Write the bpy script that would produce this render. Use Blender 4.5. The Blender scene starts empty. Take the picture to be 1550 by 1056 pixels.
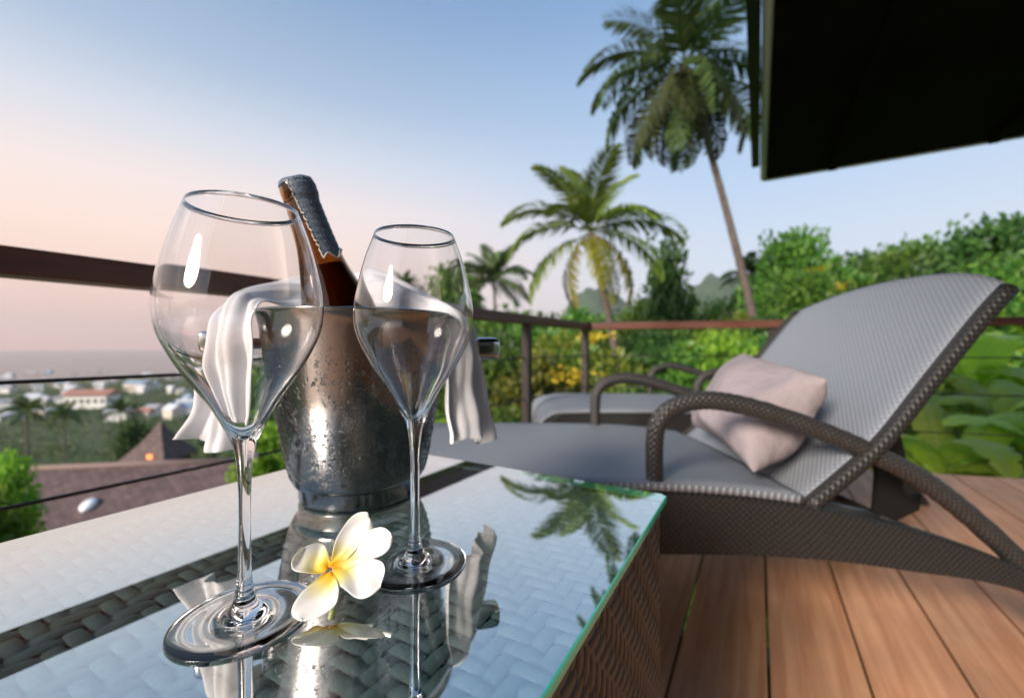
import bpy, bmesh, math, random
import numpy as np
from mathutils import Vector, Matrix

random.seed(7)
rng = np.random.default_rng(7)
SC = bpy.context.scene
COL = SC.collection
R = math.radians

# ------------------------------------------------------------------ camera, sky, sun, exposure
EYE = 0.65                      # camera height above the deck
FPX, CX, HY = 640.0, 775.0, 525.0   # focal length, centre column and horizon row in photograph pixels
cam_d = bpy.data.cameras.new('camera')
cam = bpy.data.objects.new('camera', cam_d)
COL.objects.link(cam)
cam.location = (0, 0, EYE)
cam.rotation_euler = (R(90), 0, 0)
cam_d.sensor_width = 36.0
cam_d.lens = 36.0 * FPX / 1550.0
cam_d.shift_y = (HY - 528.0) / 1550.0
cam_d.clip_start = 0.01
cam_d.clip_end = 60000
cam_d.dof.use_dof = True
cam_d.dof.focus_distance = 0.295
cam_d.dof.aperture_fstop = 4.4
SC.camera = cam

SUN_EL, SUN_AZ = R(24), R(-139)          # azimuth measured from +Y towards +X: soft light from behind the camera, to the left
world = bpy.data.worlds.new('World')
SC.world = world
world.use_nodes = True
wn, wl = world.node_tree.nodes, world.node_tree.links
bg = wn['Background']
sky = wn.new('ShaderNodeTexSky')
sky.sky_type = 'NISHITA'
sky.sun_disc = False
sky.sun_elevation = SUN_EL
sky.sun_rotation = SUN_AZ
sky.altitude = 60
sky.dust_density = 1.5
sky.ozone_density = 2.0


def lin(c):
    return [((v / 255 + 0.055) / 1.055) ** 2.4 if v > 10 else v / 255 / 12.92 for v in c]


def ramp_node(stops):
    r = wn.new('ShaderNodeValToRGB')
    e = r.color_ramp.elements
    while len(e) > 1:
        e.remove(e[0])
    e[0].position, e[0].color = stops[0][0], (*lin(stops[0][1]), 1)
    for p, c in stops[1:]:
        q = e.new(p)
        q.color = (*lin(c), 1)
    return r


# hazy twilight: colour by height above the horizon, warm towards the sunset on the left, cool away from it
wtc = wn.new('ShaderNodeTexCoord')
wsep = wn.new('ShaderNodeSeparateXYZ')
wl.new(wtc.outputs['Generated'], wsep.inputs[0])
warm = ramp_node([(0.0, (226, 178, 166)), (0.05, (226, 187, 175)), (0.13, (246, 209, 191)), (0.21, (250, 222, 206)), (0.29, (243, 226, 219)), (0.38, (211, 216, 225)), (0.48, (168, 188, 211)), (0.62, (130, 160, 196)), (1.0, (95, 130, 176))])
cool = ramp_node([(0.0, (206, 208, 218)), (0.08, (210, 216, 227)), (0.2, (203, 214, 229)), (0.34, (180, 203, 230)), (0.5, (158, 187, 222)), (0.64, (120, 159, 203)), (1.0, (95, 130, 176))])
wl.new(wsep.outputs[2], warm.inputs[0])
wl.new(wsep.outputs[2], cool.inputs[0])
flat = wn.new('ShaderNodeVectorMath')
flat.operation = 'MULTIPLY'
flat.inputs[1].default_value = (1, 1, 0)
wl.new(wtc.outputs['Generated'], flat.inputs[0])
nrm_ = wn.new('ShaderNodeVectorMath')
nrm_.operation = 'NORMALIZE'
wl.new(flat.outputs[0], nrm_.inputs[0])
dotn = wn.new('ShaderNodeVectorMath')
dotn.operation = 'DOT_PRODUCT'
wl.new(nrm_.outputs[0], dotn.inputs[0])
dotn.inputs[1].default_value = (math.sin(R(-72)), math.cos(R(-72)), 0)
mrz = wn.new('ShaderNodeMapRange')
mrz.interpolation_type = 'SMOOTHSTEP'
mrz.inputs[1].default_value = -0.25
mrz.inputs[2].default_value = 0.9
wl.new(dotn.outputs['Value'], mrz.inputs[0])
mixw = wn.new('ShaderNodeMix')
mixw.data_type = 'RGBA'
wl.new(mrz.outputs[0], mixw.inputs[0])
wl.new(cool.outputs[0], mixw.inputs[6])
wl.new(warm.outputs[0], mixw.inputs[7])
gain = wn.new('ShaderNodeVectorMath')
gain.operation = 'SCALE'
gain.inputs['Scale'].default_value = 8.0
wl.new(mixw.outputs[2], gain.inputs[0])
mixs = wn.new('ShaderNodeMix')
mixs.data_type = 'RGBA'
mixs.inputs[0].default_value = 0.85
wl.new(sky.outputs[0], mixs.inputs[6])
wl.new(gain.outputs[0], mixs.inputs[7])
wl.new(mixs.outputs[2], bg.inputs[0])
bg.inputs[1].default_value = 0.060

sun_d = bpy.data.lights.new('sun', 'SUN')
sun_d.energy = 2.3
sun_d.angle = R(18)
sun_d.color = (1.0, 0.87, 0.76)
sun = bpy.data.objects.new('sun', sun_d)
COL.objects.link(sun)
sdir = Vector((math.sin(SUN_AZ) * math.cos(SUN_EL), math.cos(SUN_AZ) * math.cos(SUN_EL), math.sin(SUN_EL)))
sun.rotation_euler = sdir.to_track_quat('Z', 'Y').to_euler()

SC.view_settings.view_transform = 'Standard'
SC.view_settings.look = 'None'
SC.view_settings.gamma = 1.0
SC.view_settings.exposure = 1.38
SC.render.engine = 'CYCLES'
cy = SC.cycles
cy.use_denoising = True
cy.max_bounces = 18
cy.transmission_bounces = 14
cy.transparent_max_bounces = 24
cy.diffuse_bounces = 3
cy.glossy_bounces = 5
cy.volume_bounces = 1
cy.blur_glossy = 0.3
cy.sample_clamp_indirect = 6.0


def P(px, py, d):
    """photograph pixel + distance along the view axis -> point"""
    return Vector(((px - CX) / FPX * d, d, EYE - (py - HY) / FPX * d))


# ------------------------------------------------------------------ helpers
def link(name, me, parent=None, mat=None):
    o = bpy.data.objects.new(name, me)
    COL.objects.link(o)
    if parent is not None:
        o.parent = parent
    if mat is not None and me is not None and len(me.materials) == 0:
        me.materials.append(mat)
    return o


def tag(o, label, cat, group=None):
    o['label'] = label
    o['category'] = cat
    if group:
        o['group'] = group
    return o


def thing(name, label, cat, loc=(0, 0, 0), rotz=0.0, group=None):
    o = bpy.data.objects.new(name, None)
    o.empty_display_size = 0.1
    COL.objects.link(o)
    o.location = loc
    o.rotation_euler = (0, 0, rotz)
    return tag(o, label, cat, group)


def struct(o):
    o['kind'] = 'structure'
    return o


def stuff(o):
    o['kind'] = 'stuff'
    return o


def copy_tree(o, parent=None):
    c = o.copy()
    COL.objects.link(c)
    c.parent = parent
    for ch in list(o.children):
        copy_tree(ch, c)
    return c


def mesh(verts, faces, smooth=False, name='mesh'):
    me = bpy.data.meshes.new(name)
    me.from_pydata([tuple(v) for v in verts], [], [tuple(f) for f in faces])
    if smooth:
        me.polygons.foreach_set('use_smooth', [True] * len(me.polygons))
    me.update()
    return me


def np_mesh(verts, faces, smooth=False):
    """verts (n,3), faces (m,k) with constant k"""
    verts = np.asarray(verts, np.float32)
    faces = np.asarray(faces, np.int32)
    me = bpy.data.meshes.new('mesh')
    k = faces.shape[1]
    me.vertices.add(len(verts))
    me.vertices.foreach_set('co', verts.ravel())
    me.loops.add(faces.size)
    me.loops.foreach_set('vertex_index', faces.ravel())
    me.polygons.add(len(faces))
    me.polygons.foreach_set('loop_start', np.arange(len(faces), dtype=np.int32) * k)
    me.polygons.foreach_set('loop_total', np.full(len(faces), k, np.int32))
    if smooth:
        me.polygons.foreach_set('use_smooth', np.ones(len(faces), bool))
    me.update(calc_edges=True)
    return me


def box_bm(bm, c, s, rot=None):
    m = Matrix.Translation(c)
    if rot is not None:
        m = m @ rot.to_4x4()
    m = m @ Matrix.Diagonal((s[0], s[1], s[2], 1))
    return bmesh.ops.create_cube(bm, size=1.0, matrix=m)['verts']


def bm_mesh(bm, smooth=False, bevel=0.0, seg=2):
    if bevel > 0:
        bmesh.ops.bevel(bm, geom=list(bm.edges), offset=bevel, segments=seg, affect='EDGES', profile=0.7)
    bmesh.ops.recalc_face_normals(bm, faces=list(bm.faces))
    me = bpy.data.meshes.new('mesh')
    bm.to_mesh(me)
    bm.free()
    if smooth:
        me.polygons.foreach_set('use_smooth', [True] * len(me.polygons))
    return me


def box_mesh(c, s, bevel=0.0, rot=None):
    bm = bmesh.new()
    box_bm(bm, c, s, rot)
    return bm_mesh(bm, False, bevel)


def crom(pts, n):
    """Catmull-Rom through pts, n samples per span"""
    p = [np.array(q, float) for q in pts]
    p = [2 * p[0] - p[1]] + p + [2 * p[-1] - p[-2]]
    out = []
    for i in range(1, len(p) - 2):
        for k in range(n):
            t = k / n
            a, b, c, d = p[i - 1], p[i], p[i + 1], p[i + 2]
            out.append(0.5 * (2 * b + (c - a) * t + (2 * a - 5 * b + 4 * c - d) * t * t + (3 * b - a - 3 * c + d) * t ** 3))
    out.append(p[-2])
    return out


def lathe(prof, n=64, smooth=True, closed=False):
    """prof: list of (r,z). r==0 collapses to a point."""
    verts, faces, rings = [], [], []
    for r, z in prof:
        if r < 1e-7:
            rings.append([len(verts)])
            verts.append((0, 0, z))
        else:
            b = len(verts)
            for k in range(n):
                a = 2 * math.pi * k / n
                verts.append((r * math.cos(a), r * math.sin(a), z))
            rings.append(list(range(b, b + n)))
    pairs = list(zip(rings[:-1], rings[1:]))
    if closed:
        pairs.append((rings[-1], rings[0]))
    for A, B in pairs:
        if len(A) == 1 and len(B) == 1:
            continue
        for k in range(n):
            k2 = (k + 1) % n
            if len(A) == 1:
                faces.append((A[0], B[k], B[k2]))
            elif len(B) == 1:
                faces.append((A[k], B[0], A[k2]))
            else:
                faces.append((A[k], B[k], B[k2], A[k2]))
    bm = bmesh.new()
    bv = [bm.verts.new(v) for v in verts]
    for f in faces:
        bm.faces.new([bv[i] for i in f])
    return bm_mesh(bm, smooth)


def tube(path, rad, n=10, cap=True, smooth=True, flat=1.0, up=(0, 0, 1)):
    """rad: number or function of (i, t); flat squeezes the section along the second axis"""
    path = [Vector(p) for p in path]
    m = len(path)
    verts, faces = [], []
    upv = Vector(up)
    for i, p in enumerate(path):
        t = (path[min(i + 1, m - 1)] - path[max(i - 1, 0)]).normalized()
        s = t.cross(upv)
        if s.length < 1e-4:
            s = t.cross(Vector((1, 0, 0)))
        s.normalize()
        w = s.cross(t).normalized()
        r = rad(i, i / (m - 1)) if callable(rad) else rad
        for k in range(n):
            a = 2 * math.pi * k / n
            verts.append(p + s * (r * math.cos(a)) + w * (r * flat * math.sin(a)))
    for i in range(m - 1):
        for k in range(n):
            k2 = (k + 1) % n
            faces.append((i * n + k, i * n + k2, (i + 1) * n + k2, (i + 1) * n + k))
    if cap:
        faces.append(tuple(range(n - 1, -1, -1)))
        faces.append(tuple((m - 1) * n + k for k in range(n)))
    return mesh(verts, faces, smooth)


def join_meshes(parts):
    """parts: list of (verts ndarray, faces ndarray(k))"""
    vs, fs, b = [], [], 0
    for v, f in parts:
        vs.append(v)
        fs.append(f + b)
        b += len(v)
    return np.concatenate(vs), np.concatenate(fs)


# ------------------------------------------------------------------ materials
def new_mat(name):
    m = bpy.data.materials.new(name)
    m.use_nodes = True
    return m, m.node_tree.nodes, m.node_tree.links, m.node_tree.nodes['Principled BSDF']


def simple(name, col, rough=0.6, metal=0.0, spec=0.5, vary=0.0, vscale=20.0, bump=0.0, bscale=60.0, coat=0.0):
    m, n, l, b = new_mat(name)
    b.inputs['Base Color'].default_value = (*col, 1)
    b.inputs['Roughness'].default_value = rough
    b.inputs['Metallic'].default_value = metal
    b.inputs['Specular IOR Level'].default_value = spec
    b.inputs['Coat Weight'].default_value = coat
    tc = n.new('ShaderNodeTexCoord')
    if vary > 0:
        t = n.new('ShaderNodeTexNoise')
        t.inputs['Scale'].default_value = vscale
        t.inputs['Detail'].default_value = 5
        l.new(tc.outputs['Object'], t.inputs['Vector'])
        r = n.new('ShaderNodeValToRGB')
        r.color_ramp.elements[0].position = 0.3
        r.color_ramp.elements[1].position = 0.7
        r.color_ramp.elements[0].color = (*[c * (1 - vary) for c in col], 1)
        r.color_ramp.elements[1].color = (*[min(1, c * (1 + vary)) for c in col], 1)
        l.new(t.outputs[0], r.inputs[0])
        l.new(r.outputs[0], b.inputs['Base Color'])
    if bump > 0:
        t2 = n.new('ShaderNodeTexNoise')
        t2.inputs['Scale'].default_value = bscale
        t2.inputs['Detail'].default_value = 4
        l.new(tc.outputs['Object'], t2.inputs['Vector'])
        bp = n.new('ShaderNodeBump')
        bp.inputs['Strength'].default_value = bump
        bp.inputs['Distance'].default_value = 0.01
        l.new(t2.outputs[0], bp.inputs['Height'])
        l.new(bp.outputs[0], b.inputs['Normal'])
    return m


def leaf_mat(name, c0, c1, rough=0.5, trans=0.35, island=True, osc=0.35):
    """foliage: each leaf takes a tone between c0 and c1, each plant shifts it a little"""
    m, n, l, b = new_mat(name)
    geo = n.new('ShaderNodeNewGeometry')
    oi = n.new('ShaderNodeObjectInfo')
    mix = n.new('ShaderNodeMix')
    mix.data_type = 'RGBA'
    mix.inputs[6].default_value = (*c0, 1)
    mix.inputs[7].default_value = (*c1, 1)
    if island:
        l.new(geo.outputs['Random Per Island'], mix.inputs[0])
    else:
        tc = n.new('ShaderNodeTexCoord')
        t = n.new('ShaderNodeTexNoise')
        t.inputs['Scale'].default_value = 3.0
        l.new(tc.outputs['Object'], t.inputs['Vector'])
        l.new(t.outputs[0], mix.inputs[0])
    hs = n.new('ShaderNodeHueSaturation')
    mr = n.new('ShaderNodeMapRange')
    mr.inputs[3].default_value = 1 - osc
    mr.inputs[4].default_value = 1 + osc
    l.new(oi.outputs['Random'], mr.inputs[0])
    l.new(mr.outputs[0], hs.inputs['Value'])
    mr2 = n.new('ShaderNodeMapRange')
    mr2.inputs[3].default_value = 0.485
    mr2.inputs[4].default_value = 0.515
    l.new(oi.outputs['Random'], mr2.inputs[0])
    l.new(mr2.outputs[0], hs.inputs['Hue'])
    l.new(mix.outputs[2], hs.inputs['Color'])
    l.new(hs.outputs[0], b.inputs['Base Color'])
    b.inputs['Roughness'].default_value = rough
    tr = n.new('ShaderNodeBsdfTranslucent')
    l.new(hs.outputs[0], tr.inputs[0])
    ms = n.new('ShaderNodeMixShader')
    ms.inputs[0].default_value = trans
    l.new(b.outputs[0], ms.inputs[1])
    l.new(tr.outputs[0], ms.inputs[2])
    l.new(ms.outputs[0], n['Material Output'].inputs[0])
    return m


def wood_mat(name, dark, light, grain_axis='X', scale=1.0, rough=0.45, gray=0.0):
    m, n, l, b = new_mat(name)
    tc = n.new('ShaderNodeTexCoord')
    oi = n.new('ShaderNodeObjectInfo')
    mp = n.new('ShaderNodeMapping')
    s = {'X': (1.2, 22, 22), 'Y': (22, 1.2, 22), 'Z': (22, 22, 1.2)}[grain_axis]
    mp.inputs['Scale'].default_value = [q * scale for q in s]
    add = n.new('ShaderNodeVectorMath')
    add.operation = 'ADD'
    l.new(tc.outputs['Object'], add.inputs[0])
    mul = n.new('ShaderNodeMath')
    mul.operation = 'MULTIPLY'
    mul.inputs[1].default_value = 37.0
    l.new(oi.outputs['Random'], mul.inputs[0])
    l.new(mul.outputs[0], add.inputs[1])
    l.new(add.outputs[0], mp.inputs['Vector'])
    t = n.new('ShaderNodeTexNoise')
    t.inputs['Scale'].default_value = 2.0
    t.inputs['Detail'].default_value = 7
    t.inputs['Distortion'].default_value = 0.6
    l.new(mp.outputs[0], t.inputs['Vector'])
    r = n.new('ShaderNodeValToRGB')
    r.color_ramp.elements[0].position = 0.3
    r.color_ramp.elements[1].position = 0.68
    r.color_ramp.elements[0].color = (*dark, 1)
    r.color_ramp.elements[1].color = (*light, 1)
    l.new(t.outputs[0], r.inputs[0])
    # large worn and stained patches
    t2 = n.new('ShaderNodeTexNoise')
    t2.inputs['Scale'].default_value = 3.2
    t2.inputs['Detail'].default_value = 4
    l.new(add.outputs[0], t2.inputs['Vector'])
    r2 = n.new('ShaderNodeValToRGB')
    r2.color_ramp.elements[0].position = 0.42
    r2.color_ramp.elements[1].position = 0.66
    l.new(t2.outputs[0], r2.inputs[0])
    mx = n.new('ShaderNodeMix')
    mx.data_type = 'RGBA'
    sc = n.new('ShaderNodeMath')
    sc.operation = 'MULTIPLY'
    sc.inputs[1].default_value = gray
    l.new(r2.outputs[0], sc.inputs[0])
    l.new(sc.outputs[0], mx.inputs[0])
    l.new(r.outputs[0], mx.inputs[6])
    mx.inputs[7].default_value = (0.30, 0.20, 0.15, 1)
    hs = n.new('ShaderNodeHueSaturation')
    mr = n.new('ShaderNodeMapRange')
    mr.inputs[3].default_value = 0.82
    mr.inputs[4].default_value = 1.18
    l.new(oi.outputs['Random'], mr.inputs[0])
    l.new(mr.outputs[0], hs.inputs['Value'])
    l.new(mx.outputs[2], hs.inputs['Color'])
    l.new(hs.outputs[0], b.inputs['Base Color'])
    b.inputs['Roughness'].default_value = rough
    bp = n.new('ShaderNodeBump')
    bp.inputs['Strength'].default_value = 0.25
    bp.inputs['Distance'].default_value = 0.004
    l.new(t.outputs[0], bp.inputs['Height'])
    l.new(bp.outputs[0], b.inputs['Normal'])
    return m


def weave_mat(name, col, rough=0.42, pitch=0.006, axis=(0, 1), gap=0.35, spec=0.5):
    """fine resin wicker: crossed over-under relief too small to model strand by strand"""
    m, n, l, b = new_mat(name)
    uv = n.new('ShaderNodeUVMap')
    sep = n.new('ShaderNodeSeparateXYZ')
    l.new(uv.outputs[0], sep.inputs[0])

    def math_(op, a, bb=None):
        q = n.new('ShaderNodeMath')
        q.operation = op
        for i, v in enumerate((a, bb)):
            if v is None:
                continue
            if isinstance(v, (int, float)):
                q.inputs[i].default_value = v
            else:
                l.new(v, q.inputs[i])
        return q.outputs[0]
    k = 2 * math.pi / (pitch * 2)
    sx = math_('SINE', math_('MULTIPLY', sep.outputs[0], k))
    sy = math_('SINE', math_('MULTIPLY', sep.outputs[1], k))
    h = math_('MULTIPLY', sx, sy)
    ax = math_('ABSOLUTE', math_('SINE', math_('MULTIPLY', sep.outputs[0], k)))
    rib = math_('ADD', math_('MULTIPLY', h, 0.75), math_('MULTIPLY', ax, 0.35))
    bp = n.new('ShaderNodeBump')
    bp.inputs['Strength'].default_value = 0.6
    bp.inputs['Distance'].default_value = pitch * 0.35
    l.new(rib, bp.inputs['Height'])
    l.new(bp.outputs[0], b.inputs['Normal'])
    mr = n.new('ShaderNodeMapRange')
    mr.inputs[1].default_value = -0.3
    mr.inputs[2].default_value = 0.8
    l.new(rib, mr.inputs[0])
    mx = n.new('ShaderNodeMix')
    mx.data_type = 'RGBA'
    l.new(mr.outputs[0], mx.inputs[0])
    mx.inputs[6].default_value = (*[c * gap for c in col], 1)
    mx.inputs[7].default_value = (*col, 1)
    l.new(mx.outputs[2], b.inputs['Base Color'])
    b.inputs['Roughness'].default_value = rough
    b.inputs['Specular IOR Level'].default_value = spec
    return m


def glass_mat(name, col=(1, 1, 1), ior=1.5, rough=0.0):
    m, n, l, b = new_mat(name)
    b.inputs['Base Color'].default_value = (*col, 1)
    b.inputs['Transmission Weight'].default_value = 1.0
    b.inputs['Roughness'].default_value = rough
    b.inputs['IOR'].default_value = ior
    return m


M_GLASS = glass_mat('wine_glass_crystal', (1, 1, 1), 1.5)
M_BLACK = simple('black_soffit', (0.006, 0.006, 0.006), 0.85, spec=0.1, vary=0.3, vscale=3)
M_TRIM = simple('pale_trim', (0.80, 0.82, 0.84), 0.5, vary=0.1)
M_GUTTER = simple('dark_gutter', (0.01, 0.01, 0.012), 0.5)
M_PLANK = wood_mat('deck_wood', (0.64, 0.275, 0.125), (0.92, 0.50, 0.27), 'Y', 1.0, 0.5, 0.35)
M_JOIST = simple('joist_wood', (0.05, 0.03, 0.02), 0.8, vary=0.3)
M_RAIL = wood_mat('handrail_wood', (0.075, 0.025, 0.018), (0.17, 0.06, 0.038), 'X', 1.0, 0.35, 0.2)
M_POST = simple('post_metal', (0.045, 0.037, 0.035), 0.45, metal=0.3, vary=0.2)
M_CABLE = simple('cable_steel', (0.03, 0.03, 0.032), 0.4, metal=0.6)

# ------------------------------------------------------------------ terrain, sea, hills
ANG = R(30.2)                                     # the deck, rail and table run 30 degrees right of the view axis
DIR = Vector((math.sin(ANG), math.cos(ANG), 0))
NRM = Vector((math.cos(ANG), -math.sin(ANG), 0))


def ground_z(x, y):
    u = 0.75 * y - 0.66 * x
    up = np.logaddexp(0, (u - 2.0) / 4.0) * 4.0
    dn = np.logaddexp(0, -u / 12.0) * 12.0 - 8.3
    base = -1.0 - 0.26 * up + 0.16 * np.maximum(dn, -0.2)
    bumps = 0.35 * np.sin(x * 0.31 + 1.3) * np.cos(y * 0.27) + 0.2 * np.sin(x * 0.9 + y * 0.7)
    base = base + bumps * np.clip((np.hypot(x, y) - 4) / 10, 0, 1)
    base = np.maximum(base, -60 + 1.2 * np.sin(x * 0.011) * np.cos(y * 0.013))
    r = np.hypot(x, y)
    shore = np.clip((r - 1000 - 60 * np.sin(np.arctan2(x, y) * 9)) / 120, 0, 1)
    left = np.clip((500 - x) / 300, 0, 1)
    return base - 8 * shore * left


def gz(x, y):
    return float(ground_z(np.float64(x), np.float64(y)))


def build_terrain():
    nr, na = 120, 160
    rad = np.concatenate([[0.0], 0.8 * (4500 / 0.8) ** (np.arange(nr) / (nr - 1))])
    ang = np.linspace(-math.pi, math.pi, na, endpoint=False)
    rr, aa = np.meshgrid(rad, ang, indexing='ij')
    x, y = rr * np.sin(aa), rr * np.cos(aa)
    z = ground_z(x, y)
    v = np.stack([x, y, z], -1).reshape(-1, 3)
    i, j = np.meshgrid(np.arange(nr), np.arange(na), indexing='ij')
    j2 = (j + 1) % na
    f = np.stack([i * na + j, (i + 1) * na + j, (i + 1) * na + j2, i * na + j2], -1).reshape(-1, 4)
    me = np_mesh(v, f[:, ::-1], True)
    m, n, l, b = new_mat('hillside_earth')
    tc = n.new('ShaderNodeTexCoord')
    t = n.new('ShaderNodeTexNoise')
    t.inputs['Scale'].default_value = 0.5
    t.inputs['Detail'].default_value = 9
    l.new(tc.outputs['Object'], t.inputs['Vector'])
    r = n.new('ShaderNodeValToRGB')
    r.color_ramp.elements[0].color = (0.025, 0.05, 0.014, 1)
    r.color_ramp.elements[1].color = (0.06, 0.10, 0.03, 1)
    r.color_ramp.elements[0].position = 0.35
    r.color_ramp.elements[1].position = 0.65
    l.new(t.outputs[0], r.inputs[0])
    l.new(r.outputs[0], b.inputs['Base Color'])
    b.inputs['Roughness'].default_value = 0.9
    struct(link('hillside_ground', me, None, m))


build_terrain()

me = mesh([(-9000, -500, -60.8), (9000, -500, -60.8), (9000, 9000, -60.8), (-9000, 9000, -60.8)], [(0, 1, 2, 3)])
m, n, l, b = new_mat('sea_water')
b.inputs['Base Color'].default_value = (0.03, 0.06, 0.08, 1)
b.inputs['Roughness'].default_value = 0.22
tc = n.new('ShaderNodeTexCoord')
t = n.new('ShaderNodeTexNoise')
t.inputs['Scale'].default_value = 0.05
t.inputs['Detail'].default_value = 6
l.new(tc.outputs['Object'], t.inputs['Vector'])
bp = n.new('ShaderNodeBump')
bp.inputs['Strength'].default_value = 0.15
bp.inputs['Distance'].default_value = 1.0
l.new(t.outputs[0], bp.inputs['Height'])
l.new(bp.outputs[0], b.inputs['Normal'])
struct(link('sea', me, None, m))


def build_hills():
    nx, ny = 120, 24
    x = np.linspace(150, 3600, nx)
    y = np.linspace(1500, 3600, ny)
    xx, yy = np.meshgrid(x, y, indexing='ij')
    prof = 150 + 260 * np.exp(-((xx / yy - 0.16) / 0.13) ** 2) + 320 * np.exp(-((xx / yy - 0.52) / 0.16) ** 2) + 300 * np.clip(xx / yy - 0.6, 0, 1)
    prof = prof * np.clip((xx - 150) / 250, 0, 1)
    rid = np.clip((yy - 1500) / 900, 0, 1) * np.clip((3600 - yy) / 700, 0, 1)
    nz = 26 * np.sin(xx * 0.013) + 16 * np.sin(xx * 0.031 + yy * 0.02) + 9 * np.sin(xx * 0.071 + 2 + yy * 0.05) + 5 * np.sin(xx * 0.15)
    z = -64 + (prof + nz * np.clip((xx - 150) / 300, 0, 1)) * rid ** 0.8
    v = np.stack([xx, yy, z], -1).reshape(-1, 3)
    i, j = np.meshgrid(np.arange(nx - 1), np.arange(ny - 1), indexing='ij')
    f = np.stack([i * ny + j, (i + 1) * ny + j, (i + 1) * ny + j + 1, i * ny + j + 1], -1).reshape(-1, 4)
    struct(link('hills', np_mesh(v, f, True), None, simple('far_forest', (0.035, 0.075, 0.03), 0.9, vary=0.5, vscale=0.03)))


build_hills()

# ------------------------------------------------------------------ deck
CORNER = Vector((0.459, 2.60))
LEFT_A = Vector((-0.757, 0.625))
ldir = (CORNER - LEFT_A).normalized()
rdir = (Vector((2.50, 2.07)) - CORNER).normalized()
BACK = -2.6
p0 = CORNER
p1 = CORNER + rdir * 4.6
p2 = CORNER - ldir * 6.2
deck_poly = [p0 + ldir * 0.03, p1, p1 - Vector((DIR.x, DIR.y)) * 5.5, p2 + Vector((1.5, -0.9)), p2]


def clip_poly(poly, nv, c, keep_less):
    out = []
    for i in range(len(poly)):
        a, b = poly[i], poly[(i + 1) % len(poly)]
        da, db = a.dot(nv) - c, b.dot(nv) - c
        if not keep_less:
            da, db = -da, -db
        if da <= 0:
            out.append(a)
        if da * db < 0:
            out.append(a + (b - a) * (da / (da - db)))
    return out


def prism(poly, z0, z1):
    n_ = len(poly)
    v = [(p.x, p.y, z0) for p in poly] + [(p.x, p.y, z1) for p in poly]
    f = [tuple(range(n_)), tuple(range(2 * n_ - 1, n_ - 1, -1))]
    f += [(i, (i + 1) % n_, n_ + (i + 1) % n_, n_ + i) for i in range(n_)]
    return v, f


deck = bpy.data.objects.new('deck', None)
COL.objects.link(deck)
struct(deck)
n2 = Vector((NRM.x, NRM.y))
PITCH = 0.1672
s0 = Vector((0.477, 0.783)).dot(n2)
offs = [p.dot(n2) for p in deck_poly]
k0, k1 = math.floor((min(offs) - s0) / PITCH), math.ceil((max(offs) - s0) / PITCH)
for k in range(k0, k1):
    a, b_ = s0 + k * PITCH + 0.006, s0 + (k + 1) * PITCH - 0.006
    poly = clip_poly(clip_poly(deck_poly, n2, a, False), n2, b_, True)
    if len(poly) < 3:
        continue
    c = sum(poly, Vector((0, 0))) / len(poly)
    rot = Matrix.Rotation(ANG, 2)        # world -> board axes
    loc = []
    for p in poly:
        q = p - c
        loc.append(Vector((q.dot(n2), q.dot(Vector((DIR.x, DIR.y))))))
    ar = sum(loc[i].x * loc[(i + 1) % len(loc)].y - loc[(i + 1) % len(loc)].x * loc[i].y for i in range(len(loc)))
    if abs(ar) < 0.004:
        continue
    if ar < 0:
        loc.reverse()
    bm = bmesh.new()
    v, f = prism(loc, -0.028, 0.0)
    bv = [bm.verts.new(q) for q in v]
    for ff in f:
        bm.faces.new([bv[i] for i in ff])
    bmesh.ops.remove_doubles(bm, verts=list(bm.verts), dist=0.002)
    top = [e for e in bm.edges if all(w.co.z > -0.001 for w in e.verts)]
    bmesh.ops.bevel(bm, geom=top, offset=0.003, segments=2, affect='EDGES')
    pl = link('plank', bm_mesh(bm), deck, M_PLANK)
    pl.location = (c.x, c.y, random.uniform(-0.0012, 0.0012))
    pl.rotation_euler = (0, 0, -ANG)
for k in range(9):                                   # joists under the planks
    c = Vector((CORNER.x, CORNER.y)) - Vector((DIR.x, DIR.y)) * (0.35 + 0.55 * k)
    poly = clip_poly(clip_poly(deck_poly, Vector((DIR.x, DIR.y)), c.dot(Vector((DIR.x, DIR.y))) - 0.03, False),
                     Vector((DIR.x, DIR.y)), c.dot(Vector((DIR.x, DIR.y))) + 0.03, True)
    if len(poly) >= 3:
        v, f = prism(poly, -0.15, -0.03)
        link('joist', mesh(v, f), deck, M_JOIST)

# ------------------------------------------------------------------ railing
RAIL_Z = 0.776
def beam(a, b_, w, h, bevel=0.004):
    a, b_ = Vector(a), Vector(b_)
    d = b_ - a
    L = d.length
    return box_mesh((0, 0, 0), (L, w, h), bevel), (a + b_) / 2, math.atan2(d.y, d.x)


railing = thing('deck_railing', 'brown timber handrail on dark posts with thin steel cables round the deck', 'railing', (CORNER.x, CORNER.y, 0))
def rail_part(name, a, b_, w, h, mat, bevel=0.004):
    me, c, rz = beam(a, b_, w, h, bevel)
    o = link(name, me, railing, mat)
    o.location = c - railing.location
    o.rotation_euler = (0, 0, rz)
    return o


lend = CORNER - ldir * 3.6
rend = CORNER + rdir * 4.4
rail_part('handrail', (lend.x, lend.y, RAIL_Z), (CORNER.x + ldir.x * 0.012, CORNER.y + ldir.y * 0.012, RAIL_Z), 0.062, 0.042, M_RAIL)
rail_part('handrail', (CORNER.x + rdir.x * 0.034, CORNER.y + rdir.y * 0.034, RAIL_Z + 0.001), (rend.x, rend.y, RAIL_Z + 0.001), 0.062, 0.042, M_RAIL)


def post(x, y, rz):
    o = link('post', box_mesh((0, 0, (RAIL_Z - 0.02 - 0.15) / 2), (0.036, 0.036, RAIL_Z - 0.02 + 0.15), 0.003), railing, M_POST)
    o.location = Vector((x, y, 0)) - railing.location
    o.rotation_euler = (0, 0, rz)


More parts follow.
